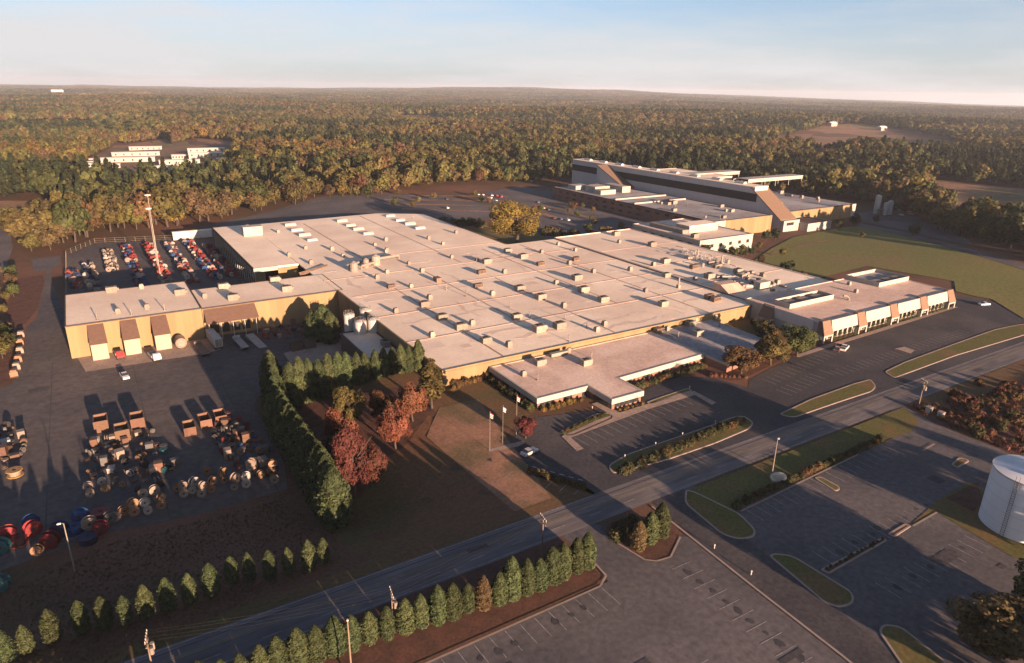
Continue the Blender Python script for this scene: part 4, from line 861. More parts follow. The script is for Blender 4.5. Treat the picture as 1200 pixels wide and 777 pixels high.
# autumn trees around the front lawn
for kind, col, px, py, h, r, lab in (
        ('broad', 'red', 416, 586, 19.5, .62, 'tall dull red autumn tree at the end of the cypress screen'), ('broad', 'brick', 397, 538, 13.5, .85, 'brick red tree just behind the tall red one'),
        ('broad', 'red', 437, 572, 11, .9, 'shorter red tree at the right foot of the tall red one'), ('broad', 'brown', 402, 562, 12, .8, 'brown tree between the tall red tree and the cypress screen'), ('broad', 'rust', 447, 494, 9, 1.1, 'bronze tree in the shade of the corner between the screens'), ('broad', 'olive', 411, 504, 13, .8, 'smaller olive tree inside the corner of the cypress screens'), ('broad', 'brick', 464, 526, 11, .95, 'round orange red tree alone on the lawn'),
        ('broad', 'brick', 484, 494, 11, .95, 'loose brick red tree between the cypress screen and the pine'), ('pine', 'olive', 506, 478, 14, 1.7, 'wide greenish conifer at the corner of the factory'),
        ('broad', 'rust', 531, 462, 4.5, 1.1, 'low bronze tree against the tan factory front wall'), ('broad', 'red', 616, 514, 6.4, 1.15, 'small dark red tree beside the flagpoles'),
        ('broad', 'rust', 868, 438, 9.2, 1.62, 'reddish round tree before the link building, left of three'), ('broad', 'olive', 903, 428, 9.4, 1.5, 'olive round tree in the middle of three by the corner building'),
        ('broad', 'green', 934, 418, 11.5, 1.36, 'dark green tree nearest the corner building'), ('broad', 'gold', 605, 286, 25.5, 1.62, 'huge golden tree standing alone behind the factory'),
        ('broad', 'brown', 1168, 772, 10.5, 1.75, 'large dark tree in the bottom right corner of the car park'), ('broad', 'green', 1222, 735, 11, 1.5, 'dark tree half out of frame below the white tank')):
    x, y, z = at(px, py); plant(kind, col, x, y, h, lab, 'tree', r=r, n=12000 if h > 20 else None)
# clipped and loose shrubs
def shrub_line(p, q, n, h, col, label, group, r=1.0, z=None, jit=.3):
    for i in range(n):
        t = i / max(1, n - 1); x = p[0] + (q[0] - p[0]) * t + TR.uniform(-jit, jit); y = p[1] + (q[1] - p[1]) * t + TR.uniform(-jit, jit)
        plant('bush', col if TR.random() > .15 else 'rust', x, y, h * TR.uniform(.75, 1.2), label, 'shrub', group, r=r, z=z)
shrub_line((94, 133.6), (106, 133.8), 7, 1.3, 'gold', 'yellowing shrub under the front office windows', 'yellow shrubs under the office windows')
shrub_line((122, 132.2), (154, 134.2), 20, 1.5, 'shrub', 'clipped green shrub along the front office east wing', 'shrubs along the office east wing')
shrub_line((91, 136), (91, 158), 16, 1.5, 'shrub', 'dark shrub along the shaded west wall of the front office', 'shrubs along the west wall of the front office')
shrub_line((111, 123.6), (119, 123.6), 6, .7, 'gold', 'low yellow shrub under the entrance porch window', 'low shrubs under the porch window')
shrub_line((81, 159), (92, 159.4), 9, 1.7, 'rust', 'rusty shrub along the tan factory front wall', 'shrubs along the factory front wall')
shrub_line((92, 99.6), (135.5, 103.2), 34, 1.1, 'shrub', 'low shrub in the hedge on the island by the highway', 'hedge shrubs on the roadside island', jit=.7, r=1.7)
shrub_line(at(660, 508, 0), at(706, 487, 0), 10, .9, 'shrub', 'low green shrub on the entrance island before the porch', 'shrubs on the entrance island before the porch', r=1.4)
shrub_line((103, 77.4), (157, 79.0), 44, 1.25, 'shrub', 'low shrub in the hedge along the east car park', 'hedge shrubs along the east car park', jit=.4)
shrub_line(at(968, 668, 0), at(1034, 633, 0), 14, .55, 'shrub', 'dark groundcover shrub in the long divider bed', 'shrubs in the divider bed', jit=.2)
shrub_line((74, 109), (80, 98.5), 11, 1.3, 'brown', 'dark shrub edging the parked car row', 'shrubs beside the front car park')
shrub_line((186, 133.5), (203.5, 154), 26, 2.0, 'shrub', 'dark shrub in the gap beside the corner building', 'shrubs in the gap by the corner building', jit=2.6)
shrub_line((150, 128), (158, 122), 8, 1.0, 'scrub', 'low reddish shrub in the mulch bed', 'shrubs in the mulch bed')
for k in range(4):
    for i in range(5):
        x = bays[k] + 6.6 + i * (13 / 4.4); plant('column', 'cypress', x, 129.2, TR.uniform(2.4, 3.3), f'small dark conifer before the {ordinal(k)} white panel of the corner building', 'shrub', f'small conifers before the {ordinal(k)} white panel', name='conifer_shrub', r=1.25, n=900)
spots = [(826, 300, 7, 'green'), (846, 304, 6.5, 'green'), (858, 306, 8, 'green'), (870, 302, 7.5, 'green'), (889, 293, 5, 'olive'), (897, 283, 7, 'pine'), (908, 282, 7.5, 'pine'), (892, 309, 5, 'brown'), (917, 301, 5, 'olive'), (919.5, 327, 8.5, 'pine'), (937, 333, 7, 'brown'), (926, 316, 5, 'green'), (982, 270, 8, 'green'), (1001, 266, 9, 'pine'), (1010, 279, 4, 'rust'), (1070, 277, 9, 'pine'), (1026, 262, 6, 'olive'), (945, 268, 4, 'green'), (880, 300, 5, 'pine')]
for i, (px, py, h, col) in enumerate(spots):
    x, y, z = at(px, py); near = 'beside the laboratory wall' if px < 890 else ('on the grass below the mill end wall' if px < 915 else ('on the meadow edge behind the factory' if py > 298 else 'at the top of the meadow by the loop road'))
    plant('broad', col, x, y, h, f'{"dark" if col in ("green", "pine") else col} small tree {near}', 'tree', f'{col} small trees {near}', r=1.05, n=1500)
for i in range(16):
    px = 508 + i * 11; py = 259 + (px - 508) * .115 + TR.uniform(-1, 2)
    if 570 < px < 640: continue
    x, y, z = at(px, py); plant('bush', 'shrub', x, y, TR.uniform(3, 5), 'dark round shrub behind the far edge of the factory roof', 'shrub', 'shrubs behind the factory roof', r=1.2)
for i in range(20):
    px = TR.uniform(-12, 20); py = 322 + i * 5.2; x, y, z = at(px - i * .35, py)
    plant('broad', TR.choice(('olive', 'green', 'brown')), x, y, TR.uniform(4, 7.5), 'scrubby tree on the left bank beside the yard drive', 'tree', 'scrubby trees on the left bank', n=1500)

for i in range(30):
    px, py = TR.choice(((TR.uniform(448, 580), TR.uniform(226, 255)), (TR.uniform(612, 700), TR.uniform(240, 272)), (TR.uniform(640, 740), TR.uniform(268, 276))))
    x, y, z = at(px, py)
    if (181 < x < 262 and y < 296) or x > 312: continue
    plant('broad', TR.choice(('green', 'olive', 'brown', 'rust')), x, y, TR.uniform(3.5, 6.5), 'small tree on a strip of the rear car parks', 'tree', 'small trees on the strips of the rear car parks', n=900, r=1.1)
# ---- scattered greenery nobody could count: points that carry small copies of the plants above
def scatter(name, pts, rot, scl, idx_, protos):
    me = bpy.data.meshes.new(name); n = len(pts); me.vertices.add(n); me.vertices.foreach_set('co', np.asarray(pts, np.float32).reshape(-1))
    for nm, data in (('rot', rot), ('scl', scl)): a = me.attributes.new(nm, 'FLOAT', 'POINT'); a.data.foreach_set('value', np.asarray(data, np.float32))
    a = me.attributes.new('pick', 'INT', 'POINT'); a.data.foreach_set('value', np.asarray(idx_, np.int32))
    o = link(name, me); tag(o, kind='stuff')
    coll = bpy.data.collections.new(name + '_models')
    for i, pm_ in enumerate(protos): q = bpy.data.objects.new(f'{name}_{i:02d}', pm_); coll.objects.link(q)
    g = bpy.data.node_groups.new(name, 'GeometryNodeTree'); g.interface.new_socket('Geometry', in_out='INPUT', socket_type='NodeSocketGeometry'); g.interface.new_socket('Geometry', in_out='OUTPUT', socket_type='NodeSocketGeometry')
    A = g.nodes.new; gi, go, ip, ci = A('NodeGroupInput'), A('NodeGroupOutput'), A('GeometryNodeInstanceOnPoints'), A('GeometryNodeCollectionInfo')
    ci.inputs['Collection'].default_value = coll; ci.inputs['Separate Children'].default_value = True; ci.inputs['Reset Children'].default_value = True
    ip.inputs['Pick Instance'].default_value = True
    def att(nm, ty): x = A('GeometryNodeInputNamedAttribute'); x.data_type = ty; x.inputs[0].default_value = nm; return x.outputs[0]
    cx = A('ShaderNodeCombineXYZ'); g.links.new(att('rot', 'FLOAT'), cx.inputs[2])
    L = g.links.new; L(gi.outputs[0], ip.inputs['Points']); L(ci.outputs[0], ip.inputs['Instance']); L(att('pick', 'INT'), ip.inputs['Instance Index']); L(cx.outputs[0], ip.inputs['Rotation']); L(att('scl', 'FLOAT'), ip.inputs['Scale']); L(ip.outputs[0], go.inputs[0])
    md = o.modifiers.new('scatter', 'NODES'); md.node_group = g
    return o
def in_view(x, y, lo=-14, hi=78): a = np.degrees(np.arctan2(x, y)); return (a > lo) & (a < hi)

# ---- the woods
FIELDS = {'red_field': at2((1086, 210), (1125, 214), (1200, 222), (1290, 232), (1290, 300), (1200, 272), (1150, 262), (1112, 252), (1090, 240)),
          'far_field': at2((880, 163), (965, 147), (1010, 145), (1112, 162), (1122, 176), (1040, 179), (930, 173)),
          'brown_field': at2((-120, 238), (0, 236), (52, 236), (70, 243), (68, 256), (30, 268), (0, 264), (-120, 266)),
          'town_clearing': at2((96, 198), (104, 186), (135, 170), (190, 163), (204, 170), (232, 163), (276, 166), (280, 192), (240, 206), (172, 215), (92, 208)),
          'clearing': at2((455, 145), (470, 135), (512, 136), (520, 145)),
          'pale_field': at2((555, 128), (650, 124), (760, 122), (760, 125), (640, 130))}
for nm, pl in FIELDS.items():
    sheet('field', pl, .5, K['field' if nm in ('red_field', 'brown_field', 'clearing', 'far_field', 'town_clearing') else 'lawn'], drape=40 if nm != 'red_field' else 20)
CLEAR = at2((-200, 325), (-10, 322), (14, 304), (42, 299), (75, 290), (105, 279), (140, 272), (205, 266), (260, 257), (296, 250), (332, 242), (370, 237), (430, 232), (480, 224), (520, 220), (552, 216))
CLEAR += [(345, 540), (440, 530), (505, 440), (520, 395)] + at2((1000, 236), (1046, 250), (1082, 262), (1102, 272), (1140, 282), (1200, 301), (1290, 328))
CLEAR += [(900, 95), (900, -400), (-400, -400), (-400, 200)]
EXTRA = [at2((-100, 255), (0, 262), (18, 275), (14, 300), (-10, 330), (-100, 330)), at2((28, 298), (84, 290), (84, 308), (30, 318))]
def free(x, y):
    ok = ~inside(CLEAR, x, y)
    for pl in list(FIELDS.values()) + EXTRA: ok &= ~inside(pl, x, y)
    return ok
FIELDS['power_line_cut'] = at2((548, 214), (556, 213), (530, 160), (520, 140), (517, 140), (526, 160))
sheet('power_line_cut', FIELDS['power_line_cut'], .4, K['lawn'], drape=40)
FIELDS['wood_gap'] = at2((700, 150), (800, 147), (870, 152), (800, 154))
sheet('wood_gap', FIELDS['wood_gap'], .4, K['lawn'], drape=60)
def grid(r0, r1, step, jit=.45):
    xs = np.arange(-r1 * .3, r1, step); ys = np.arange(0, r1, step); x, y = np.meshgrid(xs, ys); x = x.ravel() + RNG.uniform(-jit, jit, x.size) * step; y = y.ravel() + RNG.uniform(-jit, jit, y.size) * step
    d = np.hypot(x, y); k = (d > r0) & (d <= r1) & in_view(x, y); x, y = x[k], y[k]; k = free(x, y); return x[k], y[k]
COLS = ['green', 'olive', 'rust', 'gold', 'pine', 'brown']
def tone(x, y, n):
    """which kind of tree grows where: drifts of colour"""
    f = np.sin(x * .011 + 1.3 * np.sin(y * .007)) + np.sin(y * .013 + x * .004 + 2) + RNG.normal(0, .9, n)
    az = np.degrees(np.arctan2(x, y)); f = f - .9 * sstep(35, 60, az)           # greener toward the right
    return np.digitize(f, (-1.5, -.35, 1.0, 1.75, 2.3))                        # pine green olive brown rust gold
ORDER = ['pine', 'green', 'olive', 'brown', 'rust', 'gold']
x, y = grid(250, 1500, 9.6, .6); n = len(x); d = np.hypot(x, y); tn = tone(x, y, n); hh = (9 + 12 * RNG.random(n) ** 1.6) * np.where(tn == 0, 1.15, 1.0) * (1 + .30 * np.sin(x * .021 + 2 * np.sin(y * .006)) * np.sin(y * .017 + x * .004))
gap = (np.sin(x * .0105 + 2 * np.sin(y * .004)) * np.sin(y * .0125 + x * .003) > .86) & (d > 620); x, y, d, tn, hh = x[~gap], y[~gap], d[~gap], tn[~gap], hh[~gap]; n = len(x)
o_ = np.argsort(d); near = o_[:300]; rest = o_[300:]
MARKS = ((60, 'left of the storage yard'), (130, 'behind the fence corner'), (190, 'behind the light masts'), (250, 'behind the white shed'), (330, 'behind the rear car park'), (450, 'above the factory roof'), (560, 'beyond the rear car park'), (680, 'left of the grey mill'), (900, 'behind the grey mill'), (1020, 'behind the mill wings'), (1100, 'by the white tanks'), (1300, 'beyond the meadow road'))
def pix(x, y, z):
    c = RC.T @ np.array([x, y, z - CAM_H]); return CX - FPX * c[0] / c[2], CY + FPX * c[1] / c[2]
WHERE = lambda x, y: next(t for k, t in MARKS if pix(x, y, 0)[0] < k or k == 1300)
DESC = dict(pine='dark pine', green='dark green tree', olive='olive green tree', brown='brownish tree', rust='rust coloured tree', gold='golden tree')
for i in near:
    c = ORDER[tn[i]]; kind = 'pine' if c == 'pine' else 'broad'; wz = WHERE(x[i], y[i])
    cm, tm, ph = proto(kind, c, TR.randrange(2), 1100)
    o = link('pine_tree' if kind == 'pine' else 'broadleaf_tree', tm); o.location = (x[i], y[i], float(ground(x[i], y[i]))); s = hh[i] / ph; rr_ = TR.uniform(.95, 1.3); o.scale = (s * rr_, s * rr_, s); o.rotation_euler = (0, 0, TR.uniform(0, 6.28))
    tag(o, f'{"tall" if hh[i] > 13 else "low"} {DESC[c]} on the wood edge {wz}', 'tree', f'trees on the wood edge {wz}'); link('crown', cm, o)
MID = [proto('pine' if c == 'pine' else 'broad', c, v, 420)[0] for c in ORDER for v in range(2)]
H0 = np.array([16 if c == 'pine' else 12 for c in ORDER])
scatter('wood', np.stack([x[rest], y[rest], ground(x[rest], y[rest])], 1), RNG.uniform(0, 6.28, len(rest)), hh[rest] / H0[tn[rest]], tn[rest] * 2 + RNG.integers(0, 2, len(rest)), MID)
LOW = [proto('pine' if c == 'pine' else 'broad', c, v, 110)[0] for c in ORDER for v in range(2)]
x, y = grid(1500, 4600, 13, .6); n = len(x); tn = tone(x, y, n); hh = 10 + 10 * RNG.random(n) ** 1.5
gap = np.sin(x * .0031 + 2 * np.sin(y * .0012)) * np.sin(y * .0041 + x * .001) > .80; x, y, tn, hh = x[~gap], y[~gap], tn[~gap], hh[~gap]; n = len(x)
scatter('far_wood', np.stack([x, y, ground(x, y)], 1), RNG.uniform(0, 6.28, n), hh / H0[tn] * 1.25, tn * 2 + RNG.integers(0, 2, n), LOW)
def grove(c, seed):
    rng = np.random.default_rng(seed); n = 240; P = np.stack([rng.uniform(-40, 40, n), rng.uniform(-40, 40, n), rng.uniform(3, 16, n)], 1); nr = np.tile([0, -.3, .8], (n, 1)); t = rng.uniform(.6, 1.3, n)
    return leaves('grove', P, nr, np.full(n, 5.0), np.stack([t, t, t], 1), LEAF[c], rng)
GR = [grove(c, 40 + k) for k, c in enumerate(ORDER)]
x, y = grid(4600, 14500, 62); n = len(x); tn = tone(x * .4, y * .4, n)
gap = np.sin(x * .0013 + 2 * np.sin(y * .0006)) * np.sin(y * .0017 + x * .0006) > .86; x, y, tn = x[~gap], y[~gap], tn[~gap]; n = len(x)
scatter('distant_wood', np.stack([x, y, ground(x, y)], 1), RNG.uniform(0, 6.28, n), RNG.uniform(.9, 1.3, n), tn, GR)
# scrub right of the highway
sp = [(188, 86.6)] + [(q[0] + 1.2, q[1] + .2) for q in EDGE[1:]] + [(200, 40), (300, 20), (520, 20), (520, 86)]
xs = RNG.uniform(165, 420, 9000); ys = RNG.uniform(25, 87, 9000); k = inside(sp, xs, ys) & ((ys < 79.5) | (xs < 190)) & (np.sin(xs * .31) * np.sin(ys * .27 + xs * .05) < .45); xs, ys = xs[k], ys[k]; n = len(xs)
SB = [proto('bush', c, v, 160)[0] for c in ('scrub', 'scrub', 'shrub', 'brown') for v in (0, 1)]
scatter('scrub', np.stack([xs, ys, np.zeros(n)], 1), RNG.uniform(0, 6.28, n), RNG.uniform(.25, .85, n), np.clip(RNG.integers(0, 8, n) - (RNG.random(n) < .3) * 3, 0, 7), SB)
for i in range(46):
    px = TR.uniform(1085, 1200); py = 418 + (px - 1098) * .02 + TR.uniform(20, 100)
    x, y, z = at(px, py)
    if not inside(sp, np.array([x]), np.array([y]))[0]: continue
    c = TR.choice(('scrub', 'scrub', 'rust', 'shrub')); plant('bush', c, x, y, TR.uniform(1.3, 2.3), f'{dict(scrub="reddish", rust="rusty", brown="brown", shrub="green")[c]} bush standing out of the scrub right of the highway', 'shrub', f'{c} bushes in the scrub right of the highway', r=1.1)
# rough grass on the lawns and banks
def tufts(name, poly, n, c, s=(.10, .26)):
    a = np.array([p[:2] for p in poly]); xs = RNG.uniform(a[:, 0].min(), a[:, 0].max(), n); ys = RNG.uniform(a[:, 1].min(), a[:, 1].max(), n); k = inside(poly, xs, ys); xs, ys = xs[k], ys[k]; m = len(xs)
    scatter(name, np.stack([xs, ys, ground(xs, ys) + .03], 1), RNG.uniform(0, 6.28, m), RNG.uniform(*s, m), RNG.integers(0, 2, m), [proto('bush', c, v, 60)[0] for v in range(2)])
tufts('rough_grass', at2((0, 700), (120, 640), (330, 586), (390, 620), (400, 655), (150, 777), (0, 800)), 5200, 'brown')
# big woodland south of the frame: it shades the car parks and the tank
rr = random.Random(77)
for i, (x, y, h) in enumerate(((101, 14, 12), (106, 10, 14), (112, 16, 13), (117, 9, 14), (122, 13, 11), (146, 12, 17), (150, 18, 18), (153, 11, 20), (164, 6, 12), (176, 12, 11))):
    plant('broad', rr.choice(('green', 'brown', 'olive')), x, y, h, 'tall broadleaf tree of the wood just south of the car parks', 'tree', 'trees of the wood south of the car parks', r=1.0, n=1500)

# ------------------------------------------------------------------ the cable yard: reels, crates, vehicles
def reel_meshes(col, edge):
    out = {}
    f = MB().cyl((0, -.42, 0), (0, -.34, 0), 1, 1, 18, 0).cyl((0, -.33, 0), (0, -.325, 0), .93, .93, 18, 1)
    return f
REEL = {}
def reel(x, y, z, s, col, label, group, lying=False, rz=0.0, single=False):
    """a cable reel: two flanges on a wound drum, upright on its rims or lying on a flange"""
    key = col
    if key not in REEL:
        def fl(y0, y1):
            b = MB().cyl((0, y0, 0), (0, y1, 0), 1, 1, 18)
            yy = y0 - .012 if y0 < 0 else y1 + .012
            b.cyl((0, min(yy, y0), 0), (0, max(yy, y1), 0), .26, .26, 10, 1)
            for k in range(8): b.rbox((math.cos(k * .785) * .62, yy - .012, math.sin(k * .785) * .62 - .04), (.08, .024, .08), 0, 1)
            for k in range(4):
                zq = (-.6, -.2, .2, .6)[k]; hw_ = math.sqrt(1 - zq * zq) * .98; b.box(-hw_, min(yy, y0 if y0 < 0 else y1) - .004, zq - .012, hw_, max(yy, y0 if y0 < 0 else y1) + .004, zq + .012, 1)
            return b
        def me_(b, m):
            me = bpy.data.meshes.new('reel'); me.from_pydata(b.v, [], b.f); me.materials.append(m); me.materials.append(K['dark']); me.polygons.foreach_set('material_index', b.m); me.update(); return me
        cab = 'reel_' + random.choice(('black', 'grey', 'pale', 'black', col))
        drum = MB().cyl((0, -.4, 0), (0, .4, 0), .68, .68, 16)
        one = fl(-.5, -.4); two = fl(.4, .5)
        al = MB(); 
        for b_ in (one, two, drum): al.v, al.f, al.m = al.v + b_.v, al.f + [tuple(i + len(al.v) for i in f) for f in b_.f], al.m + b_.m
        REEL[key] = (me_(one, K['reel_' + col]), me_(two, K['reel_' + col]), me_(drum, K[cab]), me_(al, K['reel_' + col]))
    a, b_, c, al = REEL[key]
    if single:
        o = link('cable_reel', al)
    else:
        o = bpy.data.objects.new('cable_reel', None); COL.objects.link(o)
        for nm, m_ in (('flange', a), ('flange', b_), ('drum', c)): link(nm, m_, o)
    o.scale = (s, s * .85, s); o.location = (x, y, z + (s if not lying else s * .85 * .51)); o.rotation_euler = (R_(90) if lying else 0, 0, rz)
    return tag(o, label, 'cable reel', group)
QR = random.Random(9)
# back storage yard: double rows seen end on
rows = [((330, 225), (345, 292), 7, ('red', 'pale', 'red', 'wood', 'navy')), ((398, 195), (432, 300), 7, ('pale', 'white', 'pale', 'navy')), ((490, 130), (515, 215), 8, ('white', 'pale', 'pale')),
        ((575, 112), (645, 285), 14, ('red', 'crimson', 'blue', 'pale', 'white', 'red', 'navy')), ((670, 100), (760, 262), 14, ('crimson', 'red', 'pale', 'red', 'white')), ((770, 98), (880, 268), 15, ('red', 'blue', 'pale', 'crimson', 'navy', 'white')),
        ((853, 86), (985, 252), 15, ('red', 'red', 'white', 'crimson', 'blue', 'pale')), ((938, 97), (1055, 240), 15, ('red', 'pale', 'crimson', 'white', 'navy', 'red'))]
FARREEL = []
for k, (p, q, n, cols) in enumerate(rows):
    n = int(n * 1.35)
    A0 = at(p[0] * A_, 260 + p[1] * A_, -4.9); B0 = at(q[0] * A_, 260 + q[1] * A_, -4.9)
    for i in range(n):
        t = i / (n - 1); x = A0[0] + (B0[0] - A0[0]) * t; y = A0[1] + (B0[1] - A0[1]) * t
        for s_ in (-1, 0, 1):
            if QR.random() < .06: continue
            c = QR.choice(cols); sz = QR.uniform(.95, 1.35)
            args = (x + s_ * 1.75 + QR.uniform(-.3, .3), y + QR.uniform(-.8, .8), -5.94, sz, c, f'{c if c != "wood" else "wooden"} cable reel in the {ordinal(k)} double row of the back yard', f'cable reels in the {ordinal(k)} row of the back storage yard', QR.random() < .3, QR.uniform(-.5, .5) + 1.57 * (QR.random() < .5), True)
            if i >= n - 3: reel(*args)                             # the nearest of each row are things of their own
            else: FARREEL.append(args)
cols_ = sorted({a[4] for a in FARREEL}); b = MB()
for (x, y, z, s, c, lb_, gr_, lying, rz, sg) in FARREEL:
    co, si = math.cos(rz), math.sin(rz)
    for src in (MB().cyl((0, -.5, 0), (0, -.4, 0), 1, 1, 12), MB().cyl((0, .4, 0), (0, .5, 0), 1, 1, 12), MB().cyl((0, -.4, 0), (0, .4, 0), .68, .68, 12)):
        vs = []
        for (u, v, t) in src.v:
            v *= .85
            if lying: v, t = -t, v
            vs.append((x + s * (co * u - si * v), y + s * (si * u + co * v), z + s * t + (s if not lying else s * .434)))
        b.mesh(vs, src.f, cols_.index(c))
tag(b.build('cable_reels', [K['reel_' + c] for c in cols_]), kind='stuff')
# the near yard: single reels that can be told apart, then the heaps
def near(px, py, s, c, label, group='cable reels in the near yard', lying=None, stack=0, rz=None):
    x, y, z = at(px, py, -5.95)
    return reel(x, y, -5.95 + stack, s, c, label, group, QR.random() < .4 if lying is None else lying, QR.uniform(-.6, .6) if rz is None else rz)
near(18, 557, 1.7, 'yellow', 'large yellow wooden reel lying flat at the left edge of the yard', lying=True)
for px, py, s, c, lab in ((11, 633, 1.9, 'red', 'red reel at the left edge, leftmost of the red and blue group'), (22, 637, 1.9, 'crimson', 'crimson reel touching the leftmost red reel'), (38, 618, 1.7, 'blue', 'blue reel topmost of the left red and blue group'), (40, 627, 1.9, 'red', 'red reel just below the topmost blue reel'),
        (3, 648, 1.9, 'teal', 'teal reel cut by the left picture edge'), (61, 641, 2.0, 'crimson', 'dark red reel left of the short light pole'), (45, 650, 1.3, 'wood', 'small pale red wooden reel left of the dark red one'), (71, 629, 2.0, 'navy', 'navy reel just left of the short light pole'), (88, 623, 2.0, 'blue', 'blue reel just right of the short light pole'),
        (96, 612, 1.9, 'blue', 'blue reel behind the pair at the light pole'), (106, 611, 1.8, 'navy', 'navy reel at the back of the blue group'), (106, 620, 1.7, 'pale', 'pale reel among the blue ones by the light pole'), (104, 635, 1.9, 'navy', 'navy reel in front of the pale one'), (119, 606, 2.1, 'red', 'large red reel at the right end of the blue group'), (119, 625, 1.7, 'crimson', 'crimson reel below the large red one'), (130, 612, 1.5, 'grey', 'grey reel between the red reel and the pale row'), (2, 692, 1.9, 'teal', 'lone teal reel lower down at the left picture edge')):
    near(px, py, s * .86, c, lab, 'red and blue reels by the short light pole', rz=QR.uniform(-.5, .5))
for i, (px, py) in enumerate(((136, 610), (146, 603), (158, 604), (172, 592), (174, 602), (186, 588), (190, 596), (208, 576), (216, 582), (226, 578), (237, 582), (248, 577), (263, 566), (275, 574), (289, 571), (296, 556), (306, 560), (318, 556), (104, 574), (120, 568), (106, 582), (124, 576), (243, 556), (322, 566))):
    c = ('pale', 'wood', 'wood', 'pale', 'white')[i % 5]; near(px, py, QR.uniform(.8, 1.1), c, f'{"wooden" if c == "wood" else c} reel on the sunny front edge of the yard', f'{c} reels along the front edge of the yard', lying=False, rz=QR.uniform(-.25, .25))
    if QR.random() < .5: near(px + QR.uniform(-3, 3), py - 1, QR.uniform(.9, 1.2), c, f'{"wooden" if c == "wood" else c} reel on the sunny front edge of the yard', f'{c} reels along the front edge of the yard', lying=False, stack=1.75)
heaps = [('heap at the yard left edge', at2((0, 500), (28, 500), (30, 535), (0, 552), z=-5.95), 22, ('brown', 'pale', 'wood', 'grey', 'black')),
         ('heap behind the row of wooden crates', at2((102, 516), (180, 505), (188, 520), (208, 540), (196, 570), (160, 578), (100, 556), z=-5.95), 64, ('wood', 'brown', 'brown', 'grey', 'black', 'white', 'teal', 'wood', 'black')),
         ('heap against the cypress screen', at2((245, 508), (268, 484), (290, 500), (312, 520), (326, 556), (290, 560), (258, 530), z=-5.95), 62, ('red', 'crimson', 'grey', 'wood', 'brown', 'black', 'pale', 'blue', 'grey')),
         ('heap by the warehouse conifers', at2((300, 378), (356, 366), (372, 392), (345, 396), (318, 400), (302, 392), z=-5.95), 46, ('crimson', 'red', 'brown', 'wood', 'navy', 'black', 'white'))]
for nm, pl, n, cols in heaps:
    a = np.array(pl); got = []; tries = 0
    while len(got) < n and tries < 4000:
        tries += 1; x, y = QR.uniform(a[:, 0].min(), a[:, 0].max()), QR.uniform(a[:, 1].min(), a[:, 1].max())
        if not inside(pl, np.array([x]), np.array([y]))[0]: continue
        if any((x - u) ** 2 + (y - v) ** 2 < 1.55 ** 2 for u, v in got): continue
        got.append((x, y)); c = QR.choice(cols); sz = QR.uniform(.5, 1.0); ly = QR.random() < .45; reel(x, y, -5.95, sz, c, f'{"large" if sz > .75 else "small"} {c if c != "wood" else "wooden"} reel {"lying" if ly else "upright"} in the {nm}', f'reels in the {nm}', ly, QR.uniform(0, 3.1))
for k, (nm, pl, n, cols) in enumerate(heaps):
    a = np.array(pl); c_ = 0
    for _ in range(400):
        x, y = QR.uniform(a[:, 0].min(), a[:, 0].max()), QR.uniform(a[:, 1].min(), a[:, 1].max())
        if c_ >= (4, 14, 10, 8)[k]: break
        if not inside(pl, np.array([x]), np.array([y]))[0]: continue
        c_ += 1; m_ = QR.choice(('wood', 'reel_pale', 'reel_grey', 'reel_white', 'reel_brown')); o = empty('packing_box', (x, y, -5.95), f'{dict(wood="wooden", reel_pale="pale", reel_grey="grey", reel_white="white", reel_brown="brown")[m_]} packing box in the {nm}', 'box', f'packing boxes in the {nm}', QR.uniform(-.3, .3))
        sx, sy, sz = QR.uniform(1.2, 2.0), QR.uniform(1.2, 2.2), QR.uniform(1.0, 2.6); MB().box(-sx / 2, -sy / 2, .15, sx / 2, sy / 2, sz).build('box', K[m_], o); MB().box(-sx / 2 - .05, -sy / 2 - .05, sz, sx / 2 + .05, sy / 2 + .05, sz + .08).build('lid', K[m_], o); MB().box(-sx / 2, -sy / 2, 0, -sx / 2 + .15, sy / 2, .15).box(sx / 2 - .15, -sy / 2, 0, sx / 2, sy / 2, .15).build('skid', K['wood'], o)
# open wooden crates
def crate(x, y, label, w_=3.4, d_=5.0, h_=3.0, rz=0.0, col='wood'):
    o = empty('open_crate', (x, y, -5.95), label, 'crate', 'open topped wooden crates in the near yard', rz); t = .18
    for nm, a in (('front_panel', (-w_ / 2, -d_ / 2, 0, w_ / 2, -d_ / 2 + t, h_)), ('back_panel', (-w_ / 2, d_ / 2 - t, 0, w_ / 2, d_ / 2, h_)), ('side_panel', (-w_ / 2, -d_ / 2 + t, .0, -w_ / 2 + t, d_ / 2 - t, h_ * .98)), ('side_panel', (w_ / 2 - t, -d_ / 2 + t, .0, w_ / 2, d_ / 2 - t, h_ * .98))):
        b = MB().box(*a)
        if nm == 'front_panel':
            for k in range(3): b.box(-w_ / 2 + .1 + k * (w_ - .4) / 2, -d_ / 2 - .06, 0, -w_ / 2 + .3 + k * (w_ - .4) / 2, -d_ / 2, h_)
        b.build(nm, K['wood'], o)
    MB().box(-w_ / 2 + t, -d_ / 2 + t, .1, w_ / 2 - t, d_ / 2 - t, .5).build('floor', K['dark'], o)
for i, (px, py, lab) in enumerate(((120, 506, 'open wooden crate at the far left of the yard heap'), (145, 517, 'open wooden crate in the middle, a little nearer'), (163, 503, 'open wooden crate right of the middle one'), (224, 510, 'open wooden crate standing apart on the right, left of a pair'), (242, 501, 'open wooden crate standing apart on the right, right of a pair'), (260, 496, 'open wooden crate next to the cypress screen heap'))):
    x, y, z = at(px, py, -5.95); crate(x, y + 2.2, lab, w_=3.3 if i < 3 else 2.9, h_=3.2 if i < 3 else 2.3, rz=QR.uniform(-.06, .06))
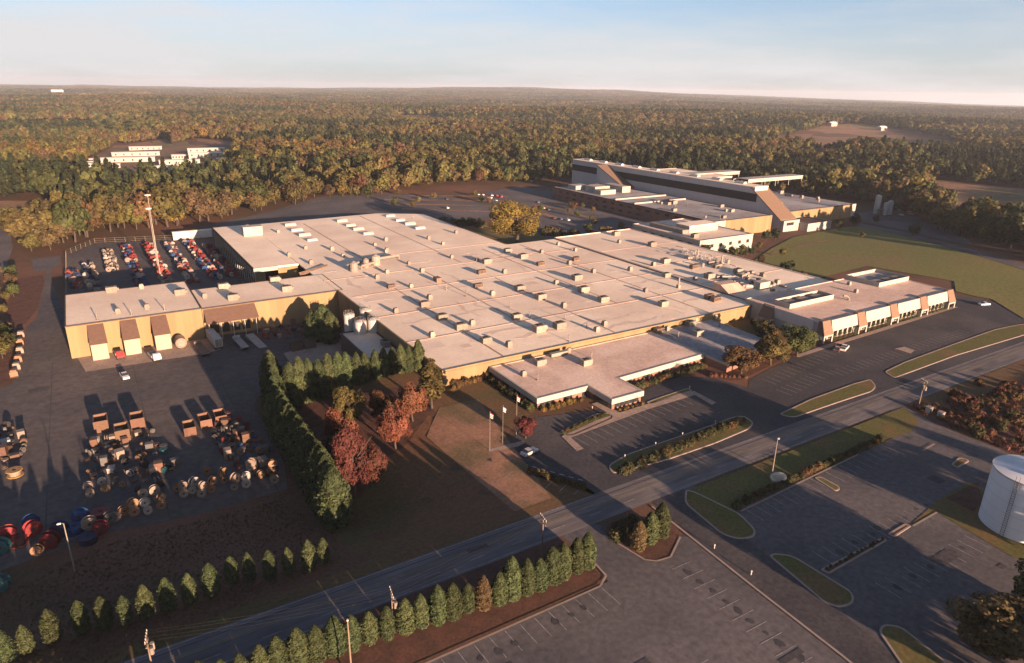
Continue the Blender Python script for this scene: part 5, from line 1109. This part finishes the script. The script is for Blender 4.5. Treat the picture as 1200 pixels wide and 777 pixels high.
# stacked pallets of goods on the left bank
for i, (px, py) in enumerate(((25, 395), (24, 404), (24, 414), (22, 424), (20, 433), (17, 441))):
    x, y, z = at(px, py, -5.9); o = empty('goods_pallet', (x, y, -5.9), f'pale stacked pallet in the line along the left bank, {order_label(i, 6, ("farthest away", "far end"), ("nearest", "near end"))}', 'pallet', 'pallets along the left bank')
    MB().rbox((0, 0, 0), (2.2, 2.2, .15)).rbox((0, 0, .15), (1.9, .3, .12)).build('base', K['wood'], o); MB().rbox((0, 0, .28), (2.1, 2.1, 1.5), .05).rbox((.1, 0, 1.78), (1.6, 1.7, .5), -.1).build('load', K['reel_wood' if i % 2 else 'reel_pale'], o)
# vehicles
def wheels(o, xs, tr, r, w_=.24):
    global WM
    for x in xs:
        for s_ in (-1, 1):
            q = MB().cyl((0, -w_ / 2, 0), (0, w_ / 2, 0), r, r, 12).build('wheel', K['tyre'], o); q.location = (x, s_ * tr, r)
            MB().cyl((0, s_ * w_ / 2, 0), (0, s_ * (w_ / 2 + .02), 0), r * .55, r * .5, 10).build('rim', K['grey_metal'], q)
def car(x, y, z, rz, col, label, kind='car', cat='car', group=None):
    o = empty('parked_' + ('pickup' if kind == 'pickup' else kind), (x, y, z), label, cat, group, rz)
    hw = .88
    def shell(prof, hw0, hw1, zb):
        n = len(prof); vs = []
        for s_ in (-1, 1):
            for (px_, pz) in prof: vs.append((px_, s_ * (hw0 + (hw1 - hw0) * (pz - zb) / 1.0), pz))
        fs = [(i, (i + 1) % n, n + (i + 1) % n, n + i) for i in range(n)] + [tuple(range(n))[::-1], tuple(range(n, 2 * n))]
        return MB().mesh(vs, fs)
    if kind == 'pickup':
        shell([(-2.75, .4), (2.7, .4), (2.75, .75), (2.65, .98), (1.25, 1.1), (-.55, 1.1), (-.6, 1.05), (-2.75, 1.05)], hw + .05, hw, .4).build('body', K[col], o)
        shell([(1.2, 1.1), (.55, 1.78), (-.4, 1.8), (-.55, 1.1)], hw - .02, hw - .16, 1.1).build('cabin', K['glass'], o)
        MB().mesh([(.5, -.68, 1.79), (.5, .68, 1.79), (-.4, .68, 1.82), (-.4, -.68, 1.82), (.55, -.7, 1.74), (.55, .7, 1.74), (-.45, .7, 1.76), (-.45, -.7, 1.76)], [(0, 1, 2, 3), (0, 4, 5, 1), (2, 6, 7, 3), (1, 5, 6, 2), (3, 7, 4, 0)]).build('roof', K[col], o)
        MB().box(-2.6, -.75, 1.06, -.75, .75, 1.075).build('bed', K['dark'], o); wheels(o, (1.75, -1.75), .82, .38)
    else:
        shell([(-2.2, .35), (2.2, .35), (2.25, .62), (2.1, .82), (.95, .95), (-1.45, 1.0), (-2.15, .92), (-2.25, .6)], hw + .02, hw - .05, .35).build('body', K[col], o)
        shell([(1.0, .95), (.35, 1.40), (-.85, 1.43), (-1.55, 1.0)], hw - .06, hw - .30, .95).build('cabin', K['glass'], o)
        MB().mesh([(.3, -.62, 1.41), (.3, .62, 1.41), (-.85, .62, 1.45), (-.85, -.62, 1.45), (.38, -.66, 1.36), (.38, .66, 1.36), (-.95, .66, 1.39), (-.95, -.66, 1.39)], [(0, 1, 2, 3), (0, 4, 5, 1), (2, 6, 7, 3), (1, 5, 6, 2), (3, 7, 4, 0)]).build('roof', K[col], o)
        wheels(o, (1.4, -1.4), .78, .32)
    for s_ in (-1, 1):
        xf = 2.74 if kind == 'pickup' else 2.2; MB().box(xf - .05, s_ * .62 - .16, .66, xf + .03, s_ * .62 + .16, .8).build('headlight', K['lamp_glass'], o)
        MB().box(-xf - .04, s_ * .68 - .12, .7, -xf + .03, s_ * .68 + .12, .88).build('tail_light', K['car_red'], o)
    return o
def truck(x, y, z, rz, col, label, L=7.0, boxcol='white_metal'):
    o = empty('parked_truck', (x, y, z), label, 'truck', None, rz)
    MB().box(-L / 2, -1.2, .75, L / 2, 1.2, 1.0).build('chassis', K['dark'], o)
    MB().mesh([(L / 2 - 2.2, -1.15, 1), (L / 2, -1.15, 1), (L / 2, 1.15, 1), (L / 2 - 2.2, 1.15, 1), (L / 2 - 2.1, -1.05, 2.7), (L / 2 - .7, -1.05, 2.7), (L / 2 - .7, 1.05, 2.7), (L / 2 - 2.1, 1.05, 2.7), (L / 2, -1.15, 1.7), (L / 2, 1.15, 1.7)], [(0, 1, 8, 5, 4), (1, 2, 9, 8), (8, 9, 6, 5), (2, 3, 7, 6, 9), (3, 0, 4, 7), (4, 5, 6, 7)]).build('cab', K[col], o)
    MB().mesh([(L / 2 - .08, -.95, 1.78), (L / 2 - .08, .95, 1.78), (L / 2 - .66, .9, 2.6), (L / 2 - .66, -.9, 2.6)], [(0, 1, 2, 3)]).build('windscreen', K['glass'], o)
    MB().box(-L / 2, -1.2, 1.02, L / 2 - 2.5, 1.2, 1.25).box(-L / 2, -1.2, 1.25, L / 2 - 2.5, -1.1, 1.8).box(-L / 2, 1.1, 1.25, L / 2 - 2.5, 1.2, 1.8).build('bed', K[boxcol], o)
    MB().rbox((-L / 4, 0, 1.25), (1.4, 1.5, .9)).rbox((-L / 4 + 1.6, .1, 1.25), (1.1, 1.7, .7)).build('load', K['vent_metal'], o)
    wheels(o, (L / 2 - 1.2, -L / 2 + 1.0, -L / 2 + 2.2), 1.0, .5, .35)
def trailer(x, y, z, rz, label, L=13, flat=False, col='white_metal'):
    o = empty('semi_trailer', (x, y, z), label, 'trailer', None, rz)
    if flat: MB().box(-L / 2, -1.25, 1.1, L / 2, 1.25, 1.4).box(L / 2 - .15, -1.25, 1.4, L / 2, 1.25, 2.3).build('deck', K[col], o)
    else:
        MB().box(-L / 2, -1.28, 1.1, L / 2, 1.28, 4.0).build('box', K[col], o)
        b = MB()
        for k in range(12): b.box(-L / 2 + .5 + k * (L - 1) / 11, -1.31, 1.15, -L / 2 + .58 + k * (L - 1) / 11, -1.282, 3.95).box(-L / 2 + .5 + k * (L - 1) / 11, 1.282, 1.15, -L / 2 + .58 + k * (L - 1) / 11, 1.31, 3.95)
        b.build('rib', K['vent_metal'], o)
        MB().box(-L / 2 - .03, -1.15, 1.25, -L / 2 - .005, -.02, 3.85).build('door', K['vent_metal'], o); MB().box(-L / 2 - .03, .02, 1.25, -L / 2 - .005, 1.15, 3.85).build('door', K['vent_metal'], o)
    MB().box(-L / 2 + .3, -1.0, .7, L / 2 - .3, 1.0, 1.08).build('chassis', K['dark'], o)
    MB().box(L / 2 - 3, -.9, 0, L / 2 - 2.85, -.75, .75).box(L / 2 - 3, .75, 0, L / 2 - 2.85, .9, .75).build('landing_leg', K['dark'], o)
    wheels(o, (-L / 2 + 1.2, -L / 2 + 2.5), 1.05, .52, .4)
def on(px, py, z=None): return at(px, py, z)
x, y, z = on(147, 446, -5.94); car(x, y + 2.6, -5.94, R_(-82), 'car_white', 'white pickup pointing toward the camera below the first dock', 'pickup', 'pickup')
x, y, z = on(141, 421, -5.92); truck(x, y + 2, -5.92, R_(-84), 'car_red', 'small red and white flatbed truck between two dock bays', 6.5)
x, y, z = on(183, 425, -5.92); truck(x, y + 3.4, -5.92, R_(-80), 'car_white', 'white truck with an open bed in front of the middle dock bay', 7.4)
x, y, z = on(258, 410, -5.96); trailer(x - .6, y + 6.2, -5.96, R_(94), 'white box trailer backed toward the brown dock hood', 12.5)
x, y, z = on(243, 419, -5.96); trailer(x - .6, y + 6.0, -5.96, R_(95), 'empty dark flatbed trailer left of the white box trailer', 11, True, 'rust_metal')
x, y, z = on(289, 412, -5.96); trailer(x - .5, y + 6.5, -5.96, R_(94), 'empty dark flatbed trailer right of the white box trailer', 11, True, 'grey_metal')
x, y, z = on(213, 408, -5.92); t = empty('horizontal_tank', (x, y + 1.5, -5.92), 'round pale tank lying end-on by the dock corner', 'tank'); MB().cyl((0, -2.2, 2.0), (0, 2.2, 2.0), 1.8, 1.8, 18).cyl((0, -2.6, 2.0), (0, -2.2, 2.0), 1.1, 1.8, 18).build('shell', K['reel_pale'], t); MB().box(-1.2, -1.6, 0, 1.2, -1.2, .9).box(-1.2, 1.2, 0, 1.2, 1.6, .9).build('saddle', K['dark'], t)
for px, py, lab in ((349, 411, 'dark open topped container on the yard, left of the two'), (364, 408, 'dark open topped container on the yard, right of the two')):
    x, y, z = on(px, py, -5.5); o = empty('waste_container', (x, y + 1.5, -5.5), lab, 'container', 'dark containers on the yard'); L_, W_, H_ = 4.0, 3.2, 2.6
    MB().ring(RECT(-L_ / 2, -W_ / 2, L_ / 2, W_ / 2), .15, 0, H_).build('wall', K['brown_trim'], o); MB().box(-L_ / 2 + .15, -W_ / 2 + .15, .1, L_ / 2 - .15, W_ / 2 - .15, 1.2).build('load', K['dark'], o)
x, y, z = on(305, 408, -5.95); o = empty('dock_ramp', (x, y + 7, -5.95), 'long low steel loading ramp on the yard near the heap', 'ramp', None, R_(8)); MB().mesh([(-1.5, -7, 0), (1.5, -7, 0), (1.5, 6, 0), (-1.5, 6, 0), (1.5, 6, 1.3), (-1.5, 6, 1.3)], [(0, 1, 4, 5), (0, 5, 3), (1, 2, 4), (2, 3, 5, 4)]).build('deck', K['grey_metal'], o); MB().box(-1.6, -7, 0, -1.45, 6, .25).build('curb', K['rust_metal'], o)
x, y, z = on(225, 275); 
MB_ = None
x0, y0, _ = at(204, 283, -5.95); o = empty('storage_trailer', (x0, y0 + 2, -5.95), 'long white storage shed at the end of the reel rows', 'shed'); MB().box(0, 0, .3, 21, 3, 4.6).build('wall', K['white_metal'], o); MB().box(-.2, -.2, 4.6, 21.2, 3.2, 4.8).build('roof', K['roof'], o); MB().box(.5, .3, -.1, 20.5, 2.7, .3).build('base', K['dark'], o)
for px, py, rz, col, k, lab in ((620, 532, 14, 'car_silver', 'car', 'silver car in the shaded stall nearest the flagpoles'), (981, 411, 24, 'car_dark', 'car', 'dark car before the entrance of the corner building'), (989, 410, 20, 'car_white', 'pickup', 'white pickup beside the dark car at the corner building'), (984, 407, 22, 'car_red', 'car', 'red car behind the pickup at the corner building'), (1153, 358, 160, 'car_white', 'car', 'lone white car at the far end of the side car park'),
        (574, 233, 100, 'car_white', 'car', 'white car in the rear car park left of the golden tree'), (580, 236, 100, 'car_silver', 'car', 'silver car in the rear car park left of the golden tree'), (586, 232, 100, 'car_red', 'car', 'red car in the rear car park left of the golden tree'), (636, 245, 80, 'car_white', 'car', 'white car in the car park by the brick building'), (642, 247, 80, 'car_dark', 'car', 'dark car in the car park by the brick building'), (688, 267, 80, 'car_white', 'car', 'white car by the shrubs in front of the brick building'), (630, 238, 80, 'car_blue', 'car', 'blue car in the car park by the brick building'),
        (622, 213, 80, 'car_white', 'car', 'white car near the north end of the brick building'), (628, 220, 80, 'car_dark', 'car', 'dark car near the north end of the brick building'), (1056, 253, 60, 'car_white', 'car', 'white car on the service yard beyond the mill'), (1067, 252, 60, 'car_silver', 'car', 'silver car on the service yard beyond the mill')):
    x, y, z = at(px, py); car(x, y, float(ground(x, y)) + (.06 if y < 140 else .3), R_(rz), col, lab, k, 'pickup' if k == 'pickup' else 'car')
rows_ = (((560, 229), (592, 231), 7), ((470, 233), (545, 235), 8), ((640, 256), (690, 262), 7), ((620, 228), (640, 236), 4), ((500, 244), (560, 246), 6))
for k, (p_, q_, n) in enumerate(rows_):
    for i in range(n):
        if TR.random() < .6: continue
        t = (i + TR.uniform(-.1, .1)) / (n - 1); x, y, z = at(p_[0] + (q_[0] - p_[0]) * t, p_[1] + (q_[1] - p_[1]) * t); c = TR.choice(('white', 'silver', 'dark', 'blue', 'red', 'silver', 'white'))
        car(x, y, float(ground(x, y)) + .3, R_(85 + TR.uniform(-4, 4)), 'car_' + c, f'{c} car parked in the {("row by the wood", "long rear row", "row before the brick building", "short row by the mill", "row nearest the factory")[k]}', 'car', 'car', 'cars parked in the rear car parks')
# ------------------------------------------------------------------ tank, poles, signs
x, y, z = at(1213, 553, 12.2); TX, TY, TRD = x, y, 6.7
tk = empty('storage_tank', (TX, TY, 0), 'huge white cylindrical storage tank at the right edge', 'tank')
b = MB().cyl((0, 0, -.3), (0, 0, 12), TRD, TRD, 160, caps=False); b.build('shell', K['tank_paint'], tk, smooth=True)
n = 64; vs = [(0, 0, 12.75)] + [(math.cos(i * 2 * math.pi / n) * TRD * 1.004, math.sin(i * 2 * math.pi / n) * TRD * 1.004, 12.06) for i in range(n)]
MB().mesh(vs, [(0, 1 + i, 1 + (i + 1) % n) for i in range(n)]).build('roof', K['tank_paint'], tk)
for zz in (2.4, 4.8, 7.2, 9.6): 
    q = [(math.cos(i * 2 * math.pi / n) * (TRD + .03), math.sin(i * 2 * math.pi / n) * (TRD + .03)) for i in range(n)]; MB().ring(q, .04, zz, zz + .03).build('weld_seam', K['white_metal'], tk)
MB().ring([(math.cos(i * 2 * math.pi / n) * (TRD + .12), math.sin(i * 2 * math.pi / n) * (TRD + .12)) for i in range(n)], .12, 11.8, 12.1).build('rim', K['white_metal'], tk)
MB().cyl((-2.2, -TRD - .1, 1.1), (-2.2, -TRD + 2.2, 1.1), .55, .55, 14).build('manhole', K['white_metal'], tk)
b = MB()
for k in range(24): b.box(-TRD - .35, -.3, .5 + k * .5, -TRD - .28, .3, .56 + k * .5)
b.box(-TRD - .36, -.34, .2, -TRD - .27, -.28, 13.2).box(-TRD - .36, .28, .2, -TRD - .27, .34, 13.2).build('ladder', K['rail_metal'], tk)
MB().cyl((0, 0, 12.7), (0, 0, 13.3), .35, .35, 12).cyl((0, 0, 13.3), (0, 0, 13.5), .55, .3, 12).build('roof_vent', K['white_metal'], tk)
MB().box(-3.4, -1.2, 12.35, -2.4, -.2, 12.75).build('hatch', K['white_metal'], tk)
def pole(px, py, h, label, kind, z=None, rz=0, top=None):
    x, y, z = at(px, py, z); o = empty({'light': 'light_pole', 'mast': 'high_mast_light', 'utility': 'utility_pole', 'plain': 'plain_pole'}[kind], (x, y, z), label, {'plain': 'pole', 'light': 'light pole', 'mast': 'light mast', 'utility': 'utility pole'}[kind], None, rz)
    wood = kind in ('utility', 'plain')
    MB().cyl((0, 0, -.3), (0, 0, h), {'mast': .26}.get(kind, .15), {'mast': .12}.get(kind, .09), 9).build('pole', K['pole_wood' if wood else 'vent_metal'], o)
    if kind == 'plain': MB().cyl((0, 0, h), (0, 0, h + .25), .17, .12, 8).build('cap', K['white_metal'], o)
    elif kind == 'light':
        MB().cyl((0, 0, h), (.6, 0, h + .1), .05, .05, 6).build('arm', K['vent_metal'], o); MB().box(.4, -.18, h, 1.0, .18, h + .18).build('lamp_head', K['lamp_glass'], o)
    elif kind == 'mast':
        for k in range(8):
            a = k * .785; b = MB().rbox((math.cos(a) * .9, math.sin(a) * .9, h - .5), (.5, .5, .45), a); b.build('lamp_head', K['lamp_glass'], o)
        MB().ring([(math.cos(i * .524) * 1.0, math.sin(i * .524) * 1.0) for i in range(12)], .2, h - .1, h + .12).build('lamp_ring', K['vent_metal'], o)
    else:
        MB().box(-1.3, -.09, h - .55, 1.3, .09, h - .35).build('crossarm', K['pole_wood'], o); MB().box(-1.0, -.09, h - 1.5, 1.0, .09, h - 1.32).build('crossarm', K['pole_wood'], o)
        for k in (-1.2, -.6, .6, 1.2): MB().cyl((k, 0, h - .35), (k, 0, h - .05), .07, .05, 6).build('insulator', K['white_metal'], o)
        if top == 'transformer':
            for k in (-.45, .45): MB().cyl((k, -.45, h - 3.0), (k, -.45, h - 1.9), .3, .3, 10).build('transformer', K['vent_metal'], o)
    return o
pole(188, 323, 38, 'tallest light mast at the end of the reel yard', 'mast', -5.95)
pole(185.5, 316, 30, 'shorter light mast beside the tall one', 'mast', -5.95)
pole(88, 670, 10.6, 'short wooden light pole standing on the bank by the blue reels', 'light', None, R_(170))
pole(413, 800, 11.0, 'tall plain pole rising through the evergreen row at the bottom', 'plain', 0)
pole(461, 738, 7.5, 'utility pole with transformers on the lower edge of the highway', 'utility', 0, R_(80), 'transformer')
pole(635, 652, 8.6, 'utility pole at the end of the evergreen row by the entrance', 'utility', 0, R_(80))
pole(1076, 478, 8.4, 'leaning utility pole with transformers beside the scrub', 'utility', 0, R_(60), 'transformer')
pole(182, 800, 8.5, 'utility pole at the bottom left on the highway edge', 'utility', 0, R_(80), 'transformer')
pole(905, 553, 8.0, 'thin light pole on the grass strip beside the oval sign', 'light', 0, R_(20))
PP = [at(a, b_, 0) for a, b_ in ((182, 800), (461, 738), (635, 652), (1076, 478))]; PH = (8.5, 7.5, 8.6, 8.4); PP = [(PP[0][0] - 60, PP[0][1], 0)] + PP + [(PP[3][0] + 110, 86.5, 0)]; PH = (8.5,) + PH + (8.5,)
for k in range(1, 5):
    o = empty('power_line', PP[k], ('overhead wires from the left edge to the first pole', 'overhead wires between the two poles at lower left', 'overhead wires from the transformer pole to the entrance pole', 'overhead wires along the highway between entrance and scrub poles', 'overhead wires leaving the scrub pole to the right')[k], 'power line', 'overhead wires along the highway')
    for u in (-1.1, -.4, .5, 1.1):
        b = MB(); prev = None
        for i in range(17):
            t = i / 16; q = (PP[k][0] * (1 - t) + PP[k + 1][0] * t - PP[k][0], PP[k][1] * (1 - t) + PP[k + 1][1] * t + u - PP[k][1], PH[k] * (1 - t) + PH[k + 1] * t - .1 - 4 * t * (1 - t) * (.5 + .006 * abs(PP[k + 1][0] - PP[k][0])))
            if prev: b.cyl(prev, q, .009, .009, 4, caps=False)
            prev = q
        b.build('wire', K['dark'], o)
x, y, z = at(911, 566, 0); o = empty('oval_sign', (x, y, 0), 'white oval sign on a low base on the grass beside the highway', 'sign', None, R_(-38))
n = 28; b = MB(); vs = [(math.cos(i * 2 * math.pi / n) * 1.75, -.15, 1.5 + math.sin(i * 2 * math.pi / n) * 1.15) for i in range(n)] + [(math.cos(i * 2 * math.pi / n) * 1.75, .15, 1.5 + math.sin(i * 2 * math.pi / n) * 1.15) for i in range(n)]
b.mesh(vs, [tuple(range(n)), tuple(range(2 * n - 1, n - 1, -1))] + [(i, n + i, n + (i + 1) % n, (i + 1) % n) for i in range(n)]).build('sign_panel', K['white_metal'], o)
MB().mesh([(math.cos(i * 2 * math.pi / n) * 1.2, -.17, 1.5 + math.sin(i * 2 * math.pi / n) * .6) for i in range(n)], [tuple(range(n))]).build('emblem', K['grey_metal'], o); MB().box(-1.2, -.3, -.1, 1.2, .3, .42).build('base', K['concrete'], o)
# flagpoles
for px, py, h, cs, lab in ((574, 528, 10, ('car_red', 'white_metal'), 'left flagpole with a red and white striped flag'), (589, 520, 10, ('car_blue', 'white_metal'), 'middle flagpole with a blue and white flag'), (605, 509, 10.5, ('car_red', 'white_metal'), 'right flagpole with a red and white flag')):
    x, y, z = at(px, py, 0.05); o = empty('flagpole', (x, y, z), lab, 'flagpole', 'three flagpoles on the lawn')
    MB().cyl((0, 0, -.2), (0, 0, h), .06, .035, 8).cyl((0, 0, h), (0, 0, h + .15), .08, .08, 8).build('pole', K['vent_metal'], o)
    b = MB(); nn = 6
    for r_ in range(nn):
        for c_ in range(4):
            f = lambda i, j: (.05 + i * .2, .12 * math.sin(i * 1.3 + j * .4), h - .25 - j * .2 - i * .16); b.face([f(c_, r_ + 1), f(c_ + 1, r_ + 1), f(c_ + 1, r_), f(c_, r_)], 1 if r_ % 2 else 0)
    b.build('flag', [K[c] for c in cs], o)
sheet('flag_walk', at2((573, 530), (606, 524), (615, 520), (613, 517), (600, 520), (572, 527)), .12, K['concrete'])
# bollard lights on the islands
for px, py in ((732, 537), (768, 522.5), (799.5, 511), (838, 497), (694, 480), (808, 456), (676, 669), (837, 643), (880, 674)):
    x, y, z = at(px, py, 0); o = empty('bollard_light', (x, y, 0.05), 'short white bollard light at a car park kerb', 'bollard', 'white bollard lights along the kerbs'); MB().cyl((0, 0, 0), (0, 0, .75), .09, .09, 8).build('post', K['white_metal'], o); MB().cyl((0, 0, .75), (0, 0, .95), .16, .11, 8).build('cap', K['white_metal'], o)
for px, py, lab in ((1088, 483, 'left pale cabinet at the edge of the scrub'), (1102, 489, 'right pale cabinet at the edge of the scrub')):
    x, y, z = at(px, py, 0); o = empty('utility_cabinet', (x, y, 0), lab, 'cabinet', 'pale cabinets at the scrub edge'); MB().rbox((0, 0, 0), (1.5, 1.2, 1.5)).build('body', K['white_metal'], o); MB().rbox((0, 0, 1.5), (1.7, 1.4, .12)).build('lid', K['vent_metal'], o); MB().box(-.6, -.63, .1, .6, -.602, 1.4).build('door', K['vent_metal'], o)
# fence round the back storage yard
o = empty('yard_fence', (-13.5, 300, -5.95), 'chain link fence with posts around the back storage yard', 'fence'); b = MB(); pts = [(-13.8, 296), (-13.8, 420), (0, 447), (40, 437), (57, 425)]
po = None
for (x0, y0), (x1, y1) in zip(pts, pts[1:]):
    n_ = max(1, int(math.hypot(x1 - x0, y1 - y0) / 5))
    for k in range(n_):
        x, y = x0 + (x1 - x0) * k / n_, y0 + (y1 - y0) * k / n_
        if po is None: po = MB().cyl((0, 0, 0), (0, 0, 2.6), .09, .09, 6).build('post', K['rail_metal'], o); q = po
        else: q = po.copy(); COL.objects.link(q)
        q.location = (x - o.location.x, y - o.location.y, 0)
    for zz in (.4, 1.4, 2.5): b.cyl((x0, y0, -5.95 + zz), (x1, y1, -5.95 + zz), .05, .05, 4)
b.build('rail', K['rail_metal'], o, True)
# tanks beyond the mill
for i, (px, py, h, r, lab) in enumerate(((1026, 252, 14, 2.0, 'tall slim white tank beyond the mill, left of the cluster'), (1036, 253.5, 9.5, 1.6, 'shorter white tank in the cluster beyond the mill'), (1041, 253, 10.5, 2.0, 'rightmost white tank of the cluster beyond the mill'))):
    x, y, z = at(px, py); o = empty('process_tank', (x, y, z), lab, 'tank', 'white process tanks beyond the mill'); MB().cyl((0, 0, 1), (0, 0, h), r, r, 16).cyl((0, 0, h), (0, 0, h + .8), r, r * .3, 16).build('shell', K['white_metal'], o)
    b = MB()
    for a in range(4): b.cyl((math.cos(a * 1.57) * r * .8, math.sin(a * 1.57) * r * .8, -1), (math.cos(a * 1.57) * r * .8, math.sin(a * 1.57) * r * .8, 1.1), .2, .2, 5)
    b.build('leg', K['rust_metal'], o)
x, y, z = at(1031, 253.5); o = empty('pump_skid', (x, y, z), 'rusty pipe frame between the white process tanks', 'equipment'); b = MB()
for k in range(4): b.box(-2.5 + k * 1.6, -1, 0, -2.3 + k * 1.6, -.8, 5).box(-2.5 + k * 1.6, 1, 0, -2.3 + k * 1.6, 1.2, 5)
for zz in (2, 4, 5): b.box(-2.6, -1, zz, 2.7, 1.2, zz + .25)
b.build('frame', K['rust_metal'], o)
# ------------------------------------------------------------------ far buildings
def house(px, py, w_, d_, h_, label, cat='building', group=None, rz=0.0, roof='bright_roof', wall='white_wall', nwin=4, pitch=.12, name='far_building'):
    x, y, z = at(px, py); z = float(ground(x, y)); o = empty(name, (x, y, z), label, cat, group, rz)
    MB().box(-w_ / 2, -d_ / 2, -3, w_ / 2, d_ / 2, h_).build('wall', K[wall], o)
    rp = w_ / 2 + .5; dp = d_ / 2 + .5; hr = h_ + d_ * pitch
    MB().mesh([(-rp, -dp, h_), (rp, -dp, h_), (rp, dp, h_), (-rp, dp, h_), (-rp, 0, hr), (rp, 0, hr)], [(0, 1, 5, 4), (2, 3, 4, 5), (1, 2, 5), (3, 0, 4), (3, 2, 1, 0)]).build('roof', K[roof], o)
    for k in range(nwin):
        xx = -w_ / 2 + (k + .5) * w_ / nwin; f = MB().box(xx - .8, -d_ / 2 - .06, h_ * .35, xx + .8, -d_ / 2 - .01, h_ * .75).build('window', K['glass'], o)
for i, (px, py, w_, d_, h_) in enumerate(((110, 196, 14, 9, 4.5), (131, 197, 17, 10, 4.5), (151, 190, 56, 12, 5.5), (160, 183, 56, 12, 5.5), (171, 176, 44, 12, 5.5), (104, 190, 10, 8, 4), (192, 200.5, 40, 12, 5.5), (211, 193, 42, 12, 5.5), (212, 186.5, 20, 10, 5.5), (244, 184, 44, 12, 5.5), (242, 178.5, 46, 12, 5.5), (262, 190, 14, 9, 4.5))):
    left = px < 185; house(px, py, w_, d_, h_, f'long white building in the {"left" if left else "right"} half of the wood clearing, {ordinal(i if left else i - 6)} from front', 'building', 'white buildings in the clearing in the wood', R_(-6), nwin=6, pitch=.04)
for px, py, lab in ((8, 158, 'small pale house at the left picture edge in the wood'), (36, 159, 'small pale house in the wood right of the edge one'), (68, 111, 'far white building near the left horizon'), (1032, 208, 'pale low building between trees beyond the mill'), (1047, 212, 'pale low building near the red field, right of the first'), (1060, 205, 'pale building in the trees farthest right of three'), (1003, 204, 'pale building in trees above the mill wing'), (975, 148, 'small house on the far reddish field'), (1033, 153, 'white farm building on the far field'), (1181, 166, 'lone house far off on the right')):
    x, y, z = at(px, py); dd = math.hypot(x, y); house(px, py, max(14, dd * .012), max(9, dd * .006), max(6, dd * .004), lab, 'house' if 'house' in lab else 'building', nwin=3, pitch=.25, name='far_house' if 'house' in lab else 'far_building')

# ------------------------------------------------------------------ labels: where several still share one, say which by its place
from collections import defaultdict
_same = defaultdict(list)
for o in COL.objects:
    if o.get('label') and o.parent is None: _same[o['label']].append(o)
for lb_, os_ in _same.items():
    if 1 < len(os_) <= 60 and len(lb_.split()) <= 13:
        os_.sort(key=lambda o: pix(*o.location)[0])
        for i, o in enumerate(os_):
            n_ = len(os_); o['label'] = lb_ + (', leftmost' if i == 0 else ', rightmost' if i == n_ - 1 else f', {ordinal(i)} from left' if i < (n_ + 1) // 2 else f', {ordinal(n_ - 1 - i)} from right')

# ------------------------------------------------------------------ haze
if True:
    zb = float(ZZ.min()) - 1.0
    hz = MB().box(-15900, -15900, zb, 15900, 15900, 140).build('haze', None or K['earth']); hz.data.materials.clear()
    m = bpy.data.materials.new('haze'); m.use_nodes = True; t = m.node_tree; t.nodes.remove(t.nodes['Principled BSDF'])
    pv = t.nodes.new('ShaderNodeVolumePrincipled'); pv.inputs['Color'].default_value = (.82, .89, 1.0, 1); pv.inputs['Density'].default_value = HAZE_D = 5.5e-5; pv.inputs['Anisotropy'].default_value = .2
    t.links.new(pv.outputs[0], t.nodes['Material Output'].inputs['Volume']); hz.data.materials.append(m); tag(hz, kind='stuff')
S.cycles.max_bounces = 6; S.cycles.diffuse_bounces = 3; S.cycles.volume_bounces = 1; S.cycles.transparent_max_bounces = 4
